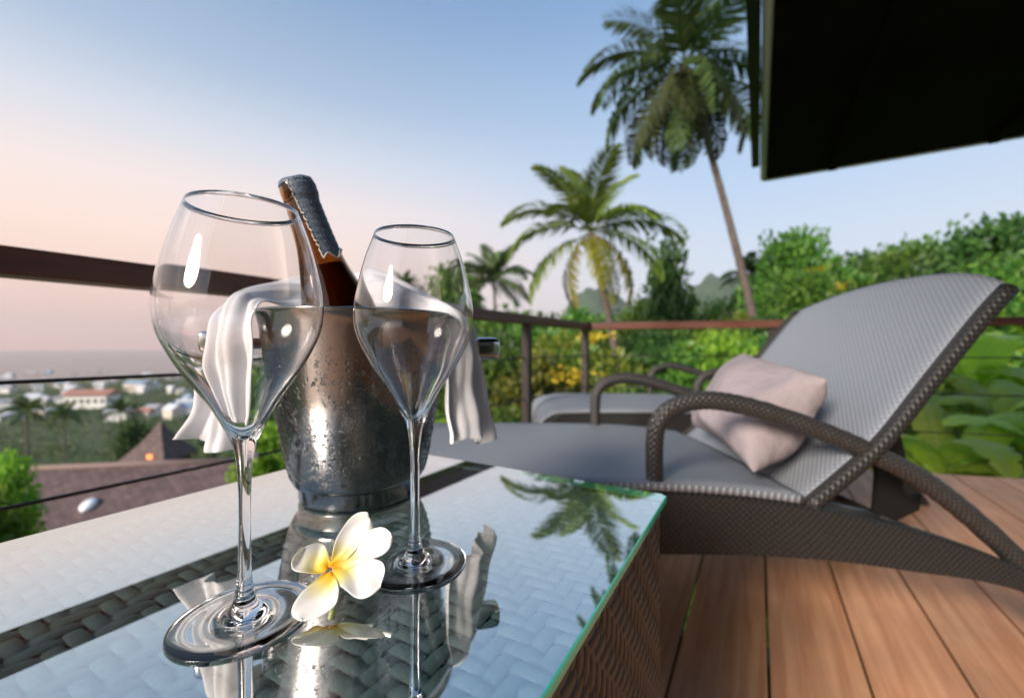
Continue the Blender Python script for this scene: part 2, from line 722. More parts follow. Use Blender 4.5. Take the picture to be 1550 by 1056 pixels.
la, ra = math.atan2(ldir.y, ldir.x), math.atan2(rdir.y, rdir.x)
post(CORNER.x - 0.01, CORNER.y - 0.01, la)
for dd in (0.744, 1.60, 3.3):
    q = CORNER - ldir * dd
    post(q.x, q.y, la)
for dd in (1.02, 2.35, 3.6):
    q = CORNER + rdir * dd
    post(q.x, q.y, ra)
for z in (0.597, 0.41, 0.215):
    for a_, b2 in ((CORNER, lend), (CORNER, rend)):
        pts = [Vector((a_.x + (b2.x - a_.x) * t_, a_.y + (b2.y - a_.y) * t_, z)) - railing.location for t_ in np.linspace(0, 1, 12)]
        link('cable', tube(pts, 0.0032, 8), railing, M_CABLE)

# ------------------------------------------------------------------ house behind the camera: roof corner overhead, wall
house = thing('villa', 'villa with broad black soffit and pale eaves trim over the deck', 'building', (0.9, -2.3, 0))
ROOF_Z = 2.35
rc = P(1160, 272, (ROOF_Z - EYE) * FPX / (HY - 272))
rc2 = Vector((rc.x, rc.y, 0))


def slab(corner, along, across, z0, z1, name, mat):
    a = Vector((corner.x, corner.y))
    u, w = Vector((DIR.x, DIR.y)) * -along, Vector((NRM.x, NRM.y)) * across
    v, f = prism([a, a + u, a + u + w, a + w], z0, z1)
    bm = bmesh.new()
    bv = [bm.verts.new(Vector(q) - house.location) for q in v]
    for ff in f:
        bm.faces.new([bv[i] for i in ff])
    return link(name, bm_mesh(bm), house, mat)


slab(rc2, 7.6, 5.5, ROOF_Z, ROOF_Z + 0.05, 'soffit', M_BLACK)
for k in range(5):
    slab(rc2 + NRM * (0.5 + 1.05 * k) - DIR * 0.08, 7.3, 0.06, ROOF_Z - 0.05, ROOF_Z + 0.002, 'rafter', M_BLACK)
M_ALU = simple('pale_aluminium', (0.86, 0.87, 0.88), 0.5)
for p_, q_ in ((rc2 - NRM * 0.028, rc2 - NRM * 0.028 - DIR * 7.6), (rc2 - NRM * 0.028 + DIR * 0.028, rc2 + NRM * 5.5 + DIR * 0.028)):
    up_ = Vector((0, 0, ROOF_Z + 0.02))
    link('eaves_trim', tube([Vector(p_) + up_ - house.location, Vector(q_) + up_ - house.location], 0.027, 16), house, M_ALU)
slab(rc2 - NRM * 0.125 - DIR * 0.42, 7.1, 0.065, ROOF_Z - 0.01, ROOF_Z + 0.075, 'gutter', M_GUTTER)
slab(rc2 - NRM * 0.05 + DIR * 0.05, 7.9, 5.7, ROOF_Z + 0.053, ROOF_Z + 0.16, 'roof', simple('roof_shingle', (0.06, 0.045, 0.04), 0.8, vary=0.3))
wc = rc2 - DIR * 7.0
M_WALL = wood_mat('villa_timber', (0.20, 0.12, 0.07), (0.34, 0.22, 0.14), 'Z', 0.6, 0.6, 0.1)
slab(wc + NRM * 0.3, 0.15, 1.7, -0.1, ROOF_Z - 0.001, 'wall', M_WALL)
slab(wc + NRM * 4.0, 0.15, 1.5, -0.1, ROOF_Z - 0.001, 'wall', M_WALL)
slab(wc + NRM * 2.001, 0.15, 1.998, 2.1, ROOF_Z - 0.001, 'lintel', M_WALL)
M_PANE = simple('dark_pane', (0.02, 0.025, 0.03), 0.05, spec=0.6)
dw = slab(wc + NRM * 2.06 - DIR * 0.05, 0.02, 0.9, -0.02, 2.09, 'door', M_PANE)
slab(wc + NRM * 3.04 - DIR * 0.05, 0.02, 0.9, -0.02, 2.09, 'door', M_PANE)
for q in (2.003, 2.965, 3.945):
    slab(wc + NRM * q - DIR * 0.03, 0.06, 0.054, -0.02, 2.095, 'door_frame', M_POST)

# ------------------------------------------------------------------ wicker table with glass top
TOP = EYE - 0.165                    # upper face of the glass
FR = Vector((0.1739, 0.4735, 0))     # far right corner of the glass
TW = 0.465
tc0 = FR - DIR * (TW / 2) - NRM * (TW / 2)
# local axes of the table: x = NRM, y = DIR
table = thing('side_table', 'square dark woven wicker side table with clear green-edged glass top', 'table', (tc0.x, tc0.y, 0.0), -ANG)
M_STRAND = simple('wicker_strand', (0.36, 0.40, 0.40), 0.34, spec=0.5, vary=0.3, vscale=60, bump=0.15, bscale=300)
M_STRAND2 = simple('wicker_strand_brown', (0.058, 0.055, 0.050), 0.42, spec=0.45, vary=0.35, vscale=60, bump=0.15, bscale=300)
M_CORE = simple('wicker_core', (0.012, 0.012, 0.011), 0.8)


def table_glass():
    m, n, l, b = new_mat('table_glass')
    n.remove(b)
    tr = n.new('ShaderNodeBsdfTransparent')
    tr.inputs[0].default_value = (0.84, 0.98, 0.98, 1)
    gl = n.new('ShaderNodeBsdfGlossy')
    gl.inputs['Roughness'].default_value = 0.0
    gl.inputs[0].default_value = (1.0, 1.0, 0.98, 1)
    lw = n.new('ShaderNodeLayerWeight')
    lw.inputs[0].default_value = 0.5
    pw = n.new('ShaderNodeMath')
    pw.operation = 'POWER'
    pw.inputs[1].default_value = 2.0
    l.new(lw.outputs['Facing'], pw.inputs[0])
    fr = n.new('ShaderNodeMath')
    fr.operation = 'MULTIPLY_ADD'
    fr.inputs[1].default_value = 0.44
    fr.inputs[2].default_value = 0.52
    l.new(pw.outputs[0], fr.inputs[0])
    ms = n.new('ShaderNodeMixShader')
    l.new(fr.outputs[0], ms.inputs[0])
    l.new(tr.outputs[0], ms.inputs[1])
    l.new(gl.outputs[0], ms.inputs[2])
    l.new(ms.outputs[0], n['Material Output'].inputs[0])
    m2, n2_, l2, b2_ = new_mat('table_glass_edge')
    b2_.inputs['Base Color'].default_value = (0.08, 0.78, 0.58, 1)
    b2_.inputs['Roughness'].default_value = 0.12
    b2_.inputs['Subsurface Weight'].default_value = 0.6
    b2_.inputs['Subsurface Radius'].default_value = (0.004, 0.012, 0.010)
    b2_.inputs['Subsurface Scale'].default_value = 1.0
    m3, n3, l3, b3 = new_mat('table_glass_under')
    n3.remove(b3)
    t3 = n3.new('ShaderNodeBsdfTransparent')
    t3.inputs[0].default_value = (0.96, 1.0, 0.99, 1)
    l3.new(t3.outputs[0], n3['Material Output'].inputs[0])
    return m, m2, m3


bm = bmesh.new()
box_bm(bm, (0, 0, TOP - 0.004), (TW, TW, 0.008))
vert_e = [e for e in bm.edges if abs(e.verts[0].co.z - e.verts[1].co.z) > 0.004]
bmesh.ops.bevel(bm, geom=vert_e, offset=0.004, segments=4, affect='EDGES')
hor = [e for e in bm.edges if abs(e.verts[0].co.z - e.verts[1].co.z) < 1e-5 and len(e.link_faces) == 2
       and abs(e.link_faces[0].normal.z - e.link_faces[1].normal.z) > 0.5]
bmesh.ops.bevel(bm, geom=hor, offset=0.0009, segments=1, affect='EDGES')
me = bm_mesh(bm)
mg, me_, mu = table_glass()
for mm in (mg, me_, mu):
    me.materials.append(mm)
for p in me.polygons:
    p.material_index = 0 if p.normal.z > 0.9 else (2 if p.normal.z < -0.9 else 1)
link('glass_top', me, table)

BW = TW - 0.012                       # woven body, a little inside the glass
BT = TOP - 0.0082                     # top of the weave
link('core', box_mesh((0, 0, (BT - 0.006) / 2 + 0.01), (BW - 0.012, BW - 0.012, BT - 0.006 - 0.02)), table, M_CORE)


def strand_mesh(length, pitch, w, amp, phase, rep=4, thick=0.0022):
    """flat strand weaving 2 over / 2 under along +x, relief along +z, top of the crown at z=0"""
    ncross = int(round(length / pitch))
    seg = 4
    xs = np.linspace(-length / 2, length / 2, ncross * seg + 1)
    v = []
    for x in xs:
        c = (x + length / 2) / pitch - 0.5 + phase
        ph = ((c + 0.5) % rep) / rep
        s = math.sin(2 * math.pi * ph)
        s = math.copysign(abs(s) ** 0.55, s)
        z = amp * (s - 1)
        # the strand narrows slightly where it dives
        ww = w * (0.94 + 0.06 * s)
        v += [(x, -ww / 2, z - thick * 0.9), (x, -ww * 0.36, z - thick * 0.12), (x, 0, z), (x, ww * 0.36, z - thick * 0.12), (x, ww / 2, z - thick * 0.9)]
    f = []
    for i in range(len(xs) - 1):
        for k in range(4):
            f.append((i * 5 + k, (i + 1) * 5 + k, (i + 1) * 5 + k + 1, i * 5 + k + 1))
    return mesh(v, f, True)


NS = 40
SP = BW / NS
sm = [strand_mesh(BW, SP, SP * 0.90, 0.0019, ph) for ph in range(4)]
sm2 = [strand_mesh(BW, SP, SP * 0.90, 0.0019, ph + 2) for ph in range(4)]
for q in sm + sm2:
    q.materials.append(M_STRAND)
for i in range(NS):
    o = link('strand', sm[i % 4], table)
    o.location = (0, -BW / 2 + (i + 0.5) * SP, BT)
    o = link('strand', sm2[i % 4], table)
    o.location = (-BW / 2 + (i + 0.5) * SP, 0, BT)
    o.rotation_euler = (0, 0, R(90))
# sides: right (+x) and front (-y)
SH = BT - 0.012
NV = 38
SV = SH / NV
sv = [strand_mesh(BW, SP, SV * 0.97, 0.0013, ph) for ph in range(4)]
su = [strand_mesh(SH, SV, SP * 0.95, 0.0013, ph + 2) for ph in range(4)]
for q in sv + su:
    q.materials.append(M_STRAND2)
for side in ('right', 'front'):
    base = Matrix.Identity(4)
    if side == 'right':
        base = Matrix(((0, 0, 1, BW / 2), (1, 0, 0, 0), (0, 1, 0, 0), (0, 0, 0, 1)))   # local x->+y, y->+z, z->+x
    else:
        base = Matrix(((-1, 0, 0, 0), (0, 0, -1, -BW / 2), (0, 1, 0, 0), (0, 0, 0, 1)))
        base = Matrix(((1, 0, 0, 0), (0, 0, -1, -BW / 2), (0, 1, 0, 0), (0, 0, 0, 1)))
    for i in range(NV):
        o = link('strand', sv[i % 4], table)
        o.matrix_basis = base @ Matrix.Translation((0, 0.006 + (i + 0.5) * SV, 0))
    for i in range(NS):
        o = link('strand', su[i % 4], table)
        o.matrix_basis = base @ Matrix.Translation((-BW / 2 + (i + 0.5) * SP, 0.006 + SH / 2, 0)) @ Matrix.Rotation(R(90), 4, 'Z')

# ------------------------------------------------------------------ wine glasses
def wine_glass_mesh():
    outer = [(0.0375, 0.0), (0.0383, 0.0007), (0.0379, 0.0013), (0.031, 0.0017), (0.020, 0.0023), (0.0122, 0.0040),
             (0.0075, 0.0082), (0.0051, 0.0140), (0.0052, 0.0170), (0.0044, 0.0190), (0.0037, 0.030), (0.0033, 0.055), (0.0035, 0.078),
             (0.0045, 0.095), (0.0066, 0.106), (0.0112, 0.117), (0.0192, 0.132), (0.0323, 0.152), (0.0418, 0.172), (0.0442, 0.186),
             (0.0437, 0.198), (0.0405, 0.214), (0.0358, 0.232), (0.0296, 0.2497)]
    inner = [(0.02935, 0.2498), (0.03552, 0.232), (0.0400, 0.214), (0.0431, 0.198), (0.04355, 0.186), (0.0410, 0.1722), (0.0313, 0.1528),
             (0.0178, 0.1335), (0.0095, 0.1192), (0.004, 0.1115), (0.0, 0.1092)]
    o = crom(outer, 5)
    i = crom(inner, 5)
    i[-1] = np.array([0.0, inner[-1][1]])
    bottom = [(0.0, 0.0012), (0.012, 0.0010), (0.028, 0.0004)]
    prof = bottom + [tuple(q) for q in o] + [tuple(q) for q in i]
    prof = [(max(0.0, r), z) for r, z in prof]
    return lathe(prof, 96)


GM = wine_glass_mesh()
GM.materials.append(M_GLASS)
g1 = tag(link('wine_glass', GM), 'clear stemmed wine glass standing on glass table beside the left handle of the bucket', 'wine glass', 'pair of wine glasses')
g1.location = (-0.1635, 0.2585, TOP + 0.0003)
g2 = tag(link('wine_glass', GM), 'clear stemmed wine glass standing behind the white flower, in front of the bucket', 'wine glass', 'pair of wine glasses')
g2.location = (-0.0741, 0.3226, TOP + 0.0003)

# ------------------------------------------------------------------ ice bucket
BX, BY = -0.1725, 0.482
def bucket_steel():
    m, n, l, b = new_mat('bucket_steel')
    tc = n.new('ShaderNodeTexCoord')
    b.inputs['Metallic'].default_value = 1.0
    b.inputs['Base Color'].default_value = (0.26, 0.255, 0.25, 1)
    t = n.new('ShaderNodeTexNoise')
    t.inputs['Scale'].default_value = 28
    t.inputs['Detail'].default_value = 5
    mp = n.new('ShaderNodeMapping')
    mp.inputs['Scale'].default_value = (1, 1, 0.35)
    l.new(tc.outputs['Object'], mp.inputs[0])
    l.new(mp.outputs[0], t.inputs['Vector'])
    mr = n.new('ShaderNodeMapRange')
    mr.inputs[1].default_value = 0.35
    mr.inputs[2].default_value = 0.65
    mr.inputs[3].default_value = 0.10
    mr.inputs[4].default_value = 0.26
    l.new(t.outputs[0], mr.inputs[0])
    l.new(mr.outputs[0], b.inputs['Roughness'])
    t2 = n.new('ShaderNodeTexVoronoi')
    t2.inputs['Scale'].default_value = 420
    l.new(tc.outputs['Object'], t2.inputs['Vector'])
    bp = n.new('ShaderNodeBump')
    bp.inputs['Strength'].default_value = 0.05
    bp.inputs['Distance'].default_value = 0.0006
    l.new(t2.outputs[0], bp.inputs['Height'])
    l.new(bp.outputs[0], b.inputs['Normal'])
    return m


M_STEEL = bucket_steel()
M_CHROME = simple('polished_steel', (0.62, 0.62, 0.63), 0.12, metal=1.0)
bucket = thing('ice_bucket', 'stainless steel ice bucket covered in condensation, holding a bottle and napkin', 'ice bucket', (BX, BY, TOP + 0.0003))
bp_ = [(0.0, 0.0), (0.060, 0.0), (0.0632, 0.0015), (0.0640, 0.004), (0.0640, 0.0165), (0.0652, 0.0178), (0.0690, 0.0195), (0.0712, 0.024),
       (0.0765, 0.045), (0.0890, 0.115), (0.1005, 0.185), (0.1032, 0.197), (0.1046, 0.1985), (0.1048, 0.2005), (0.1032, 0.2015),
       (0.1014, 0.1985), (0.0985, 0.185), (0.0870, 0.115), (0.0690, 0.026), (0.0640, 0.0215), (0.0, 0.0205)]
link('bucket_body', lathe(bp_, 128), bucket, M_STEEL)
HA = R(15)
for sgn in (1, -1):
    hv, hf = [], []
    for i in range(17):
        la_ = -math.pi / 2 + math.pi * i / 16
        for k in range(32):
            lo = 2 * math.pi * k / 32
            sp_ = lambda v, e: math.copysign(abs(v) ** e, v)
            hv.append((0.017 * sp_(math.cos(la_), .45) * sp_(math.cos(lo), .45), 0.011 * sp_(math.cos(la_), .45) * sp_(math.sin(lo), .45), 0.0135 * sp_(math.sin(la_), .45)))
    for i in range(16):
        for k in range(32):
            hf.append((i * 32 + k, i * 32 + (k + 1) % 32, (i + 1) * 32 + (k + 1) % 32, (i + 1) * 32 + k))
    kd = Vector((math.cos(HA), math.sin(HA), 0)) * sgn
    h = link('handle', mesh(hv, hf, True), bucket, M_CHROME)
    h.location = kd * 0.145 + Vector((0, 0, 0.163))
    h.rotation_euler = (0, 0, HA)
    link('handle_arm', tube([kd * -0.012 * 0 - kd * 0.045, kd * 0.0], 0.0065, 14), h, M_CHROME)
    h.children[0].matrix_basis = Matrix.Rotation(-HA, 4, 'Z')
# droplets: tiny flattened domes on the front of the bucket
def droplets():
    parts = []
    nseg = 7
    a = np.arange(nseg) * 2 * math.pi / nseg
    ring = np.stack([np.cos(a), np.sin(a)], -1)
    tv = np.concatenate([np.c_[ring, np.zeros(nseg)], np.c_[ring * 0.78, np.full(nseg, 0.38)], np.c_[ring * 0.36, np.full(nseg, 0.58)], [[0, 0, 0.63]]])
    tf = []
    for rr in range(2):
        for k in range(nseg):
            k2 = (k + 1) % nseg
            tf += [(rr * nseg + k, rr * nseg + k2, (rr + 1) * nseg + k2), (rr * nseg + k, (rr + 1) * nseg + k2, (rr + 1) * nseg + k)]
    for k in range(nseg):
        tf.append((2 * nseg + k, 2 * nseg + (k + 1) % nseg, 3 * nseg))
    tf = np.array(tf)
    count = 0
    while count < 9000:
        z = 0.026 + 0.155 * rng.random()
        ang = rng.uniform(-math.pi, math.pi)
        dens = 0.35 + 0.65 * (0.5 + 0.5 * math.sin(ang * 5 + 1.0) * math.sin(z * 45 + ang * 2))
        if z > 0.15:
            dens *= max(0, (0.185 - z) / 0.035)
        if rng.random() > dens:
            continue
        rad = np.interp(z, [0.024, 0.045, 0.115, 0.185], [0.0712, 0.0765, 0.089, 0.1005])
        s = 0.00045 + 0.0016 * rng.random() ** 2.6 if count < 5000 else 0.00034 + 0.0005 * rng.random() ** 2
        nrm = np.array([math.cos(ang), math.sin(ang), -0.2])
        nrm /= np.linalg.norm(nrm)
        t1 = np.array([-math.sin(ang), math.cos(ang), 0])
        t2 = np.cross(nrm, t1)
        el = 1.0 + 0.5 * rng.random()
        pos = np.array([rad * math.cos(ang), rad * math.sin(ang), z]) - nrm * 0.00002
        vv = pos + np.outer(tv[:, 0] * s, t1) + np.outer(tv[:, 1] * s * el, t2) + np.outer(tv[:, 2] * s, nrm)
        parts.append((vv, tf))
        count += 1
    v, f = join_meshes(parts)
    return np_mesh(v, f, True)


stuff(link('condensation', droplets(), bucket, glass_mat('water_droplet', (1, 1, 1), 1.33)))

# ------------------------------------------------------------------ bottle in the bucket
bt_top = P(446, 272, 0.44)
bt_dir = (P(513, 467, 0.462) - bt_top).normalized()
BL = 0.325
bottle = thing('wine_bottle', 'brown glass wine bottle with torn blue-grey seal leaning in the bucket', 'bottle', bt_top + bt_dir * BL)
bottle.rotation_euler = (-bt_dir).to_track_quat('Z', 'Y').to_euler()
def bottle_outer(off=0.0):
    pts = [(0.0345, 0.0), (0.0375, 0.006), (0.0375, 0.05), (0.0375, 0.13), (0.0372, 0.165), (0.0345, 0.188), (0.0295, 0.208), (0.0240, 0.228),
           (0.0202, 0.25), (0.0180, 0.275), (0.0166, 0.298), (0.0164, 0.3025), (0.0174, 0.304), (0.0178, 0.310), (0.0175, 0.318), (0.0156, 0.3235)]
    return [(r - off, z) for r, z in pts]


def bottle_glass():
    m, n, l, b = new_mat('amber_glass')
    b.inputs['Base Color'].default_value = (0.40, 0.22, 0.10, 1)
    b.inputs['Transmission Weight'].default_value = 1.0
    b.inputs['Roughness'].default_value = 0.03
    b.inputs['IOR'].default_value = 1.5
    return m


oc = [tuple(q) for q in crom(bottle_outer(), 4)]
ic = [(max(0.0, r - 0.003), z) for r, z in oc if z > 0.004][::-1]
link('bottle_glass', lathe([(0.0, 0.006)] + oc + [(0.0, 0.3245), ][:0] + ic + [(0.0, 0.009)], 64), bottle, bottle_glass())
wine_prof = [(0.0, 0.0095)] + [(r - 0.0032, z) for r, z in oc if 0.0095 < z < 0.238]
wine_prof += [(0.0, wine_prof[-1][1])]
link('wine', lathe(wine_prof, 48), bottle, simple('amber_wine', (0.20, 0.075, 0.012), 0.05, spec=0.5))
link('cork', lathe([(0.0, 0.285), (0.0118, 0.285), (0.0118, 0.3225), (0.0, 0.3225)], 32), bottle, simple('cork', (0.16, 0.10, 0.06), 0.8, vary=0.3, vscale=200))


def seal_mesh():
    """paper strip over the mouth and down the neck, with a ragged side"""
    na, nz = 26, 46
    outer = oc
    zs = np.array([q[1] for q in outer])
    rs = np.array([q[0] for q in outer])
    rows = []
    path = [('side', z) for z in np.linspace(0.2405, 0.3225, nz)]
    rnd = random.Random(3)
    verts, faces = [], []
    jag = [rnd.uniform(-0.05, 0.05) for _ in range(nz)]
    cam_l = bottle.rotation_euler.to_matrix().transposed() @ (Vector((0, 0, EYE)) - bottle.location)
    phi0 = math.atan2(cam_l.y, cam_l.x) + 0.62
    for i, (_, z) in enumerate(path):
        t_ = i / (nz - 1)
        r = float(np.interp(z, zs, rs)) + 0.0006 + 0.0002 * math.sin(z * 900)
        half_l = 0.55 + 0.50 * t_ ** 1.2 + jag[i]
        half_r = 0.75 + 0.25 * t_ + jag[-i] * 0.4
        for k in range(na + 1):
            q = k / na
            a = phi0 - half_l + (half_l + half_r) * q
            zz = z + (0.004 * math.sin(q * 9) + 0.005 * (q - 0.5) if i == 0 else 0)
            verts.append((r * math.cos(a), r * math.sin(a), zz))
    for i in range(nz - 1):
        for k in range(na):
            b0 = i * (na + 1) + k
            faces.append((b0, b0 + 1, b0 + na + 2, b0 + na + 1))
    # top: fan of rings to the centre covering the mouth
    c = len(verts)
    rings = [(0.0164, 0.3238), (0.0149, 0.3247), (0.010, 0.3252), (0.005, 0.3254)]
    ns = 40
    for r, z in rings:
        for k in range(ns):
            a = 2 * math.pi * k / ns
            verts.append((r * math.cos(a), r * math.sin(a), z + 0.0003 * math.sin(5 * a)))
    verts.append((0, 0, 0.3254))
    for j in range(len(rings) - 1):
        for k in range(ns):
            k2 = (k + 1) % ns
            faces.append((c + j * ns + k, c + j * ns + k2, c + (j + 1) * ns + k2, c + (j + 1) * ns + k))
    for k in range(ns):
        faces.append((c + 3 * ns + k, c + 3 * ns + (k + 1) % ns, c + 4 * ns))
    # skirt joining the disc to the strip all round the lip
    s = len(verts)
    for zz, r in ((0.3238, 0.0164), (0.3205, 0.0176)):
        for k in range(ns):
            a = 2 * math.pi * k / ns
            verts.append((r * math.cos(a), r * math.sin(a), zz - (0.0012 * abs(math.sin(a * 7)) if zz < 0.322 else 0)))
    for k in range(ns):
        k2 = (k + 1) % ns
        faces.append((s + k, s + ns + k, s + ns + k2, s + k2))
    me = mesh(verts, faces, True)
    edge = [Vector(verts[i * (na + 1)]) * 1.0 for i in range(nz - 2, -1, -1)] + [Vector(verts[k]) for k in range(1, na + 1)]
    edge = [p + Vector((p.x, p.y, 0)).normalized() * 0.0004 for p in edge]
    return me, edge


m, n, l, b = new_mat('seal_paper')
tc = n.new('ShaderNodeTexCoord')
t = n.new('ShaderNodeTexNoise')
t.inputs['Scale'].default_value = 750
t.inputs['Detail'].default_value = 3
l.new(tc.outputs['Object'], t.inputs['Vector'])
r = n.new('ShaderNodeValToRGB')
r.color_ramp.elements[0].position = 0.46
r.color_ramp.elements[1].position = 0.58
r.color_ramp.elements[0].color = (0.05, 0.08, 0.13, 1)
r.color_ramp.elements[1].color = (0.17, 0.21, 0.27, 1)
l.new(t.outputs[0], r.inputs[0])
l.new(r.outputs[0], b.inputs['Base Color'])
b.inputs['Roughness'].default_value = 0.55
seal_me, seal_edge = seal_mesh()
sl = link('seal', seal_me, bottle, m)
link('torn_edge', tube(seal_edge, 0.0007, 6), sl, simple('torn_paper', (0.62, 0.60, 0.56), 0.8, vary=0.2, vscale=400))
sd = sl.modifiers.new('thickness', 'SOLIDIFY')
sd.thickness = 0.0005

# ------------------------------------------------------------------ napkin draped over bucket and handles
def napkin():
    A = [(402, 690, .412), (398, 640, .410), (398, 580, .405), (394, 520, .400), (392, 480, .412), (402, 464, .45), (445, 470, .50), (500, 470, .53), (545, 470, .535),
         (600, 476, .525), (655, 486, .50), (678, 500, .465), (678, 540, .455), (676, 590, .452), (684, 640, .452), (692, 672, .452)]
    B = [(281, 664, .432), (306, 620, .430), (313, 560, .428), (322, 510, .430), (336, 476, .462), (364, 452, .51), (425, 432, .56), (480, 424, .585), (530, 420, .597),
         (568, 414, .60), (630, 448, .585), (694, 480, .545), (716, 520, .53), (727, 570, .525), (738, 620, .522), (747, 664, .52)]
    NA = 9
    a = crom([P(*q) for q in A], NA)
    b_ = crom([P(*q) for q in B], NA)
    nw = 30
    verts, faces = [], []
    for i in range(len(a)):
        s = i / (len(a) - 1)
        pa, pb = Vector(a[i]), Vector(b_[i])
        tang = (Vector(a[min(i + 1, len(a) - 1)]) + Vector(b_[min(i + 1, len(a) - 1)]) - Vector(a[max(i - 1, 0)]) - Vector(b_[max(i - 1, 0)]))
        nrm = tang.cross(pb - pa).normalized()
        hang = max(0.0, 1 - s / 0.30) + max(0.0, (s - 0.68) / 0.32)     # folds open towards the hanging ends
        for k in range(nw + 1):
            q = k / nw
            p = pa.lerp(pb, q)
            w = 0.0030 + 0.0075 * hang
            d = w * math.sin(q * 2 * math.pi * 2.1 + 0.8 + s * 3) + 0.35 * w * math.sin(q * 2 * math.pi * 5.3 + s * 9)
            d += 0.012 * math.sin(math.pi * q) * (1 - hang * 0.6)       # rounded back
            d += 0.0012 * math.sin(s * 60 + q * 7)
            p = p + nrm * d
            if i == 0 or i == len(a) - 1:
                p = p + Vector((0, 0, 0.004 * math.sin(q * 8)))
            verts.append(p)
    for i in range(len(a) - 1):
        for k in range(nw):
            c0 = i * (nw + 1) + k
            faces.append((c0, c0 + 1, c0 + nw + 2, c0 + nw + 1))
    me = mesh(verts, faces, True)
    m = simple('white_cotton', (0.66, 0.66, 0.69), 1.0, spec=0.05, vary=0.04, vscale=40, bump=0.2, bscale=900)
    b = m.node_tree.nodes['Principled BSDF']
    b.inputs['Sheen Weight'].default_value = 0.0
    o = link('napkin', me, None, m)
    o.modifiers.new('thickness', 'SOLIDIFY').thickness = 0.0016
    sb = o.modifiers.new('smooth', 'SUBSURF')
    sb.levels = 1
    sb.render_levels = 1
    return tag(o, 'white cotton napkin draped across the ice bucket and hanging down both handles', 'napkin')


napkin()

# ------------------------------------------------------------------ frangipani flower
def flower():
    C = Vector((-0.1195, 0.2775, TOP + 0.0185))
    t_ = R(66)
    U = Vector((1, 0, 0))
    V = Vector((0, math.sin(t_), math.cos(t_)))
    W = U.cross(V)
    fl = thing('frangipani_flower', 'white frangipani flower with yellow centre lying on the glass table', 'flower', (C.x, C.y, TOP))
    m, n, l, b = new_mat('frangipani_petal')
    tc = n.new('ShaderNodeTexCoord')
    gr = n.new('ShaderNodeVectorMath')
    gr.operation = 'DISTANCE'
    l.new(tc.outputs['Object'], gr.inputs[0])
    gr.inputs[1].default_value = C - Vector((C.x, C.y, TOP))
    nz = n.new('ShaderNodeTexNoise')
    nz.inputs['Scale'].default_value = 120
    l.new(tc.outputs['Object'], nz.inputs['Vector'])
    ad = n.new('ShaderNodeMath')
    ad.operation = 'MULTIPLY_ADD'
    l.new(nz.outputs[0], ad.inputs[0])
    ad.inputs[1].default_value = 0.006
    l.new(gr.outputs['Value'], ad.inputs[2])
    r = n.new('ShaderNodeValToRGB')
    e = r.color_ramp.elements
    e[0].position, e[0].color = 0.004, (0.72, 0.22, 0.002, 1)
    e[1].position, e[1].color = 0.025, (0.90, 0.89, 0.85, 1)
    q = e.new(0.010)
    q.color = (0.86, 0.55, 0.006, 1)
    q = e.new(0.0165)
    q.color = (0.87, 0.78, 0.33, 1)
    l.new(ad.outputs[0], r.inputs[0])
    l.new(r.outputs[0], b.inputs['Base Color'])
    b.inputs['Roughness'].default_value = 0.5
    b.inputs['Subsurface Weight'].default_value = 0.15
    b.inputs['Subsurface Radius'].default_value = (0.004, 0.003, 0.002)
    b.inputs['Subsurface Scale'].default_value = 1.0
    # angle in the flower plane (0 = right, 90 = up), length, width, lift of the tip, roll
    petals = [(150, 0.0245, 0.026, 0.002, 0.3), (66, 0.041, 0.021, 0.004, 0.9), (30, 0.043, 0.025, 0.003, 0.35), (-20, 0.041, 0.029, -0.002, 0.15), (-92, 0.036, 0.028, -0.002, 0.05)]
    for (a, L, wd, lift, roll) in petals:
        ca, sa = math.cos(R(a)), math.sin(R(a))
        ax, sx = U * ca + V * sa, U * -sa + V * ca
        nu, nv = 20, 12
        verts, faces = [], []
        for i in range(nu + 1):
            s = i / nu
            w = wd / 2 * (0.16 + 0.84 * math.sin(math.pi * min(1, s ** 0.85 * 0.60 + 0.0) / 1.0) ** 1.0)
            if s > 0.62:
                w *= math.sqrt(max(0.0, 1 - ((s - 0.62) / 0.38) ** 2.3)) * 1.0
            for k in range(nv + 1):
                c = k / nv * 2 - 1
                L_ = L * 0.94
                p = C + ax * (0.0015 + L_ * s) + sx * (w * c * 0.95 + 0.0025 * math.sin(s * 3))
                h = lift * s * s + 0.0045 * math.sin(math.pi * s * 0.55) - 0.0032 * (1 - c * c) * math.sin(math.pi * s) + roll * 0.006 * c * abs(c) * s
                h += 0.0007 * math.sin(s * 11 + c * 4)
                p = p + W * h
                p.z = max(p.z, TOP + 0.0012)
                verts.append(p - Vector((C.x, C.y, TOP)))
        for i in range(nu):
            for k in range(nv):
                c0 = i * (nv + 1) + k
                faces.append((c0, c0 + 1, c0 + nv + 2, c0 + nv + 1))
        o = link('petal', mesh(verts, faces, True), fl, m)
        o.modifiers.new('thickness', 'SOLIDIFY').thickness = 0.0007
        o.modifiers.new('smooth', 'SUBSURF').render_levels = 1
    c_l = C - Vector((C.x, C.y, TOP))
    link('flower_tube', tube([c_l - W * 0.004, c_l - W * 0.007 + Vector((0, 0.003, -0.004)), c_l + Vector((0.002, 0.012, -0.0165))], lambda i, t: 0.0024 - 0.0006 * t, 10), fl, simple('flower_tube_green', (0.45, 0.5, 0.2), 0.5))


flower()

